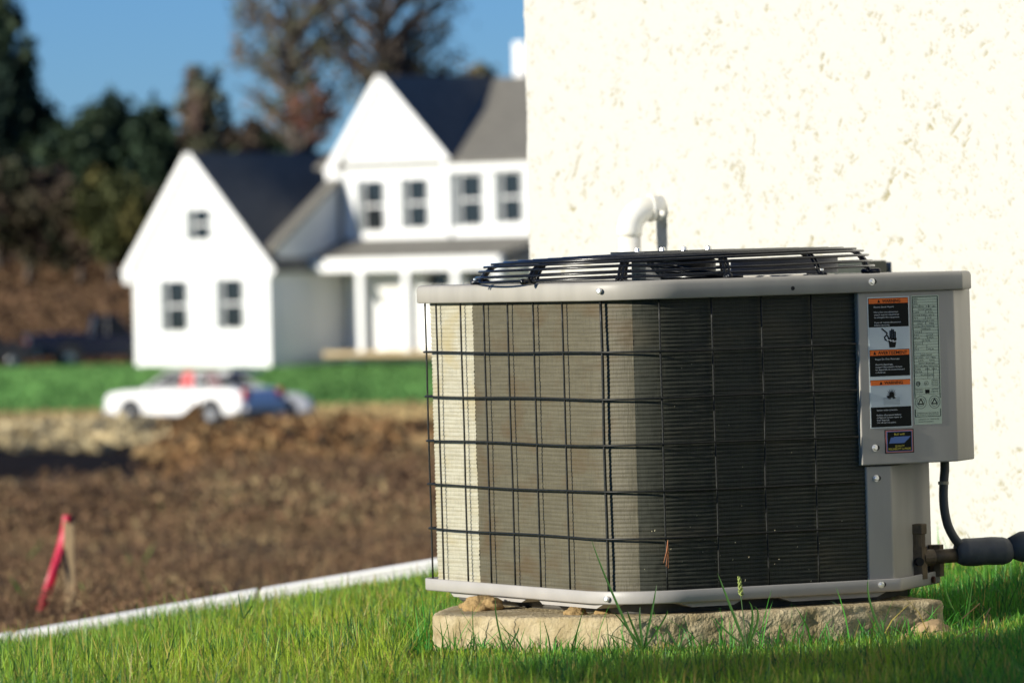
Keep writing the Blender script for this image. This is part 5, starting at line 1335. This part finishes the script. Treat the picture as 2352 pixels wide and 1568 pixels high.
def flakes(n, Y0, Y1, hh, size, tones, seed, name):
    Y = rng.uniform(Y0, Y1, n); U = rng.uniform(-330, 1150, n); X = (U - 1176) / 15000 * Y
    k = ((X < -0.05) | (Y > 26)) & ((Y < 74) | (U > 430 + 25 * np.sin(Y))); X, Y = X[k], Y[k]; n = len(X)
    cl = fbm(X * 1.6, Y * 0.7, 3, seed + 1); sc_ = 0.5 + 0.5 * np.clip(Y / 60, 0, 1)
    Z = ground_z(X, Y) + hh * sc_ * np.clip(0.9 + 1.6 * cl, 0.05, 2) * rng.random(n)
    P = np.stack([X, Y, Z], 1); a = rng.normal(size=(n, 3)); a /= np.linalg.norm(a, axis=1)[:, None]
    b = np.cross(a, rng.normal(size=(n, 3))); b /= np.linalg.norm(b, axis=1)[:, None]; s = size * sc_[:, None] * rng.uniform(0.4, 1.5, (n, 1))
    V = np.stack([P - a * s, P + b * s * 0.6, P + a * s, P - b * s * 0.6], 1).reshape(-1, 3)
    me = mesh_np(name, V, np.arange(n * 4).reshape(-1, 4)); tt = np.asarray(tones); c2 = fbm(X * 0.9 + 7, Y * 0.4, 3, seed + 2) + rng.normal(0, 0.22, n)
    i = np.clip(((c2 + 0.7) / 1.4 * len(tt)).astype(int), 0, len(tt) - 1); col_attr(me, np.repeat(tt[i] * rng.uniform(0.8, 1.2, (n, 1)), 4, 0))
    link(name, me, m_dry, kind='stuff')
BR = [(0.13, 0.082, 0.048), (0.19, 0.115, 0.062), (0.25, 0.148, 0.078), (0.28, 0.19, 0.095), (0.36, 0.27, 0.135)]
field(13000, 17.7, 50, 0.15, 0.012, BR, 301, 'dry_weeds')
flakes(80000, 17.8, 50, 0.13, 0.013, BR, 303, 'dry_leaves')
field(5000, 48, 91, 0.22, 0.03, BR, 311, 'dry_weeds_far')
flakes(52000, 48, 91, 0.26, 0.035, BR, 313, 'dry_leaves_far')
field(1500, 24, 60, 0.22, 0.03, [(0.07, 0.15, 0.03), (0.10, 0.17, 0.04)], 321, 'green_weeds', thr=0.30)
# clods of the dug bank
def clods(n, seed, name):
    rng = np.random.default_rng(seed)
    bm = bmesh.new(); bmesh.ops.create_icosphere(bm, subdivisions=1, radius=1.0); bv = np.array([v.co for v in bm.verts]); bf = np.array([[v.index for v in f.verts] for f in bm.faces]); bm.free()
    Y = rng.uniform(99, 124, n); U = rng.uniform(330, 1150, n); X = (U - 1176) / 15000 * Y
    s = rng.gamma(2.0, 0.035, n); V = bv[None] * (1 + 0.35 * rng.normal(size=(n, len(bv), 1))) * s[:, None, None] * np.array((1.2, 1.2, 0.8))
    V = V + np.stack([X, Y, ground_z(X, Y) + 0.02], -1)[:, None, :]
    Fc = (np.arange(n) * len(bv))[:, None, None] + bf[None]
    me = mesh_np(name, V.reshape(-1, 3), Fc.reshape(-1, 3)); tt = np.array([(0.22, 0.125, 0.055), (0.17, 0.09, 0.04), (0.27, 0.165, 0.075), (0.09, 0.05, 0.03)])
    c = tt[rng.integers(0, 4, n)] * rng.uniform(0.7, 1.2, (n, 1)); col_attr(me, np.repeat(c, len(bv), 0)); link(name, me, m_ground, kind='stuff')
clods(500, 5, 'earth_clumps')
def cover(n, Y0, Y1, hh, size, tones, seed, name):
    rng = np.random.default_rng(seed); Y = rng.uniform(Y0, Y1, n); U = rng.uniform(-500, 1350, n); X = (U - 1176) / 15000 * Y
    Z = ground_z(X, Y) + hh * rng.random(n); P = np.stack([X, Y, Z], 1)
    a = rng.normal(size=(n, 3)) * np.array((1, 1, 0.5)); a /= np.linalg.norm(a, axis=1)[:, None]; b = np.tile(np.array((0.0, 0.0, 1.0)), (n, 1)) + 0.4 * rng.normal(size=(n, 3)); b /= np.linalg.norm(b, axis=1)[:, None]
    s = size * rng.uniform(0.5, 1.5, (n, 1)); V = np.stack([P - a * s, P - b * s * 0.7, P + a * s, P + b * s], 1).reshape(-1, 3)
    me = mesh_np(name, V, np.arange(n * 4).reshape(-1, 4)); tt = np.asarray(tones)
    col_attr(me, np.repeat(tt[rng.integers(0, len(tt), n)] * (1 + 0.3 * fbm(X * 0.4, Y * 0.2, 3, seed))[:, None] * rng.uniform(0.8, 1.2, (n, 1)), 4, 0)); link(name, me, m_dry, kind='stuff')
cover(60000, 194, 226, 0.07, 0.07, [(0.14, 0.31, 0.085), (0.16, 0.33, 0.095)], 341, 'far_lawn_grass')
cover(40000, 226, 300, 0.3, 0.16, [(0.16, 0.09, 0.048), (0.13, 0.08, 0.042), (0.19, 0.115, 0.06)], 351, 'hillside_weeds')
# tufts of straw along the verge of the lawn
cover(30000, 181, 194, 0.10, 0.10, [(0.60, 0.46, 0.22), (0.50, 0.37, 0.17)], 331, 'verge_straw')
def bank(n, seed):
    rng = np.random.default_rng(seed); Y = rng.uniform(94, 124, n); U = rng.uniform(-500, 1250, n); X = (U - 1176) / 15000 * Y
    left = np.clip((430 - U + 60 * rng.normal(size=n) * 0.5) / 160, 0, 1) > 0.5
    hollow = fbm(X * 0.62, Y * 0.30, 3, 77) * 4.0 + 0.25 > 0.45
    nn = fbm(X * 0.5, Y * 0.2, 4, 21)
    keep = np.where(left, Y > 104.5 + 1.5 * nn + 2.5 * np.clip((U - 200) / 250, 0, 1), ~hollow)
    X, Y, left = X[keep], Y[keep], left[keep]; n = len(X); Z = ground_z(X, Y) + 0.10 * rng.random(n)
    P = np.stack([X, Y, Z], 1); a = rng.normal(size=(n, 3)); a /= np.linalg.norm(a, axis=1)[:, None]; b = rng.normal(size=(n, 3)); b /= np.linalg.norm(b, axis=1)[:, None]
    s = rng.gamma(3, 0.028, (n, 1)); V = np.stack([P - a * s, P - b * s * 0.7, P + a * s, P + b * s * 0.7], 1).reshape(-1, 3)
    me = mesh_np('crumbled_earth', V, np.arange(n * 4).reshape(-1, 4)); tl = np.array([(0.60, 0.50, 0.29), (0.50, 0.40, 0.22)]); tr2 = np.array([(0.34, 0.19, 0.08), (0.26, 0.15, 0.065), (0.42, 0.28, 0.13)])
    c = np.where(left[:, None], tl[rng.integers(0, 2, n)], tr2[rng.integers(0, 3, n)]); col_attr(me, np.repeat(c * rng.uniform(0.8, 1.2, (n, 1)), 4, 0)); link('crumbled_earth', me, m_dry, kind='stuff')
bank(42000, 361)

# ------------------------------------------------------------------ young trees beyond the left edge, their shade lies on the near lawn
def shrub(x, y, r, z0, z1, seed, label):
    rng = np.random.default_rng(seed); zb = gz(x, y)
    e = empty('young_tree', label, 'tree', 'young trees beyond the left edge', Matrix.Translation((x, y, zb)))
    V, K = leaves(0, 0, (z0 + z1) / 2, r, r, (z1 - z0) / 2, 9000, 0.022, rng, 60)
    nf = len(V) // 4; me = mesh_np('crown', V, np.arange(nf * 4).reshape(-1, 4)); col_attr(me, np.repeat(np.array((0.06, 0.11, 0.035)) * rng.uniform(0.6, 1.3, (nf, 1)), 4, 0))
    link('crown', me, m_leaf, e)
    MB().tube([(0, 0, -0.1), (0.02, 0, z0), (0, 0.02, z1 * 0.9)], [0.028, 0.02, 0.006], 8).obj('trunk', m_bark, e, smooth=True)
hd = Vector((SUN.x, SUN.y)).normalized(); pd = Vector((hd.y, -hd.x))
if pd.y > 0: pd = -pd
for k in range(4):
    a0 = Vector((-0.22, 11.98)) + pd * (0.44 + 0.50 * k) + hd * (0.16 * k)
    c = a0 + hd * (1.0 / math.tan(SUN_EL))
    shrub(c.x, c.y, 0.36, 1.0 + 0.02 * k, 1.95, 500 + k, ['young round crowned tree outside the left edge, farthest from the camera', 'young round crowned tree outside the left edge, second farthest', 'young round crowned tree outside the left edge, second nearest', 'young round crowned tree outside the left edge, nearest the camera'][k])
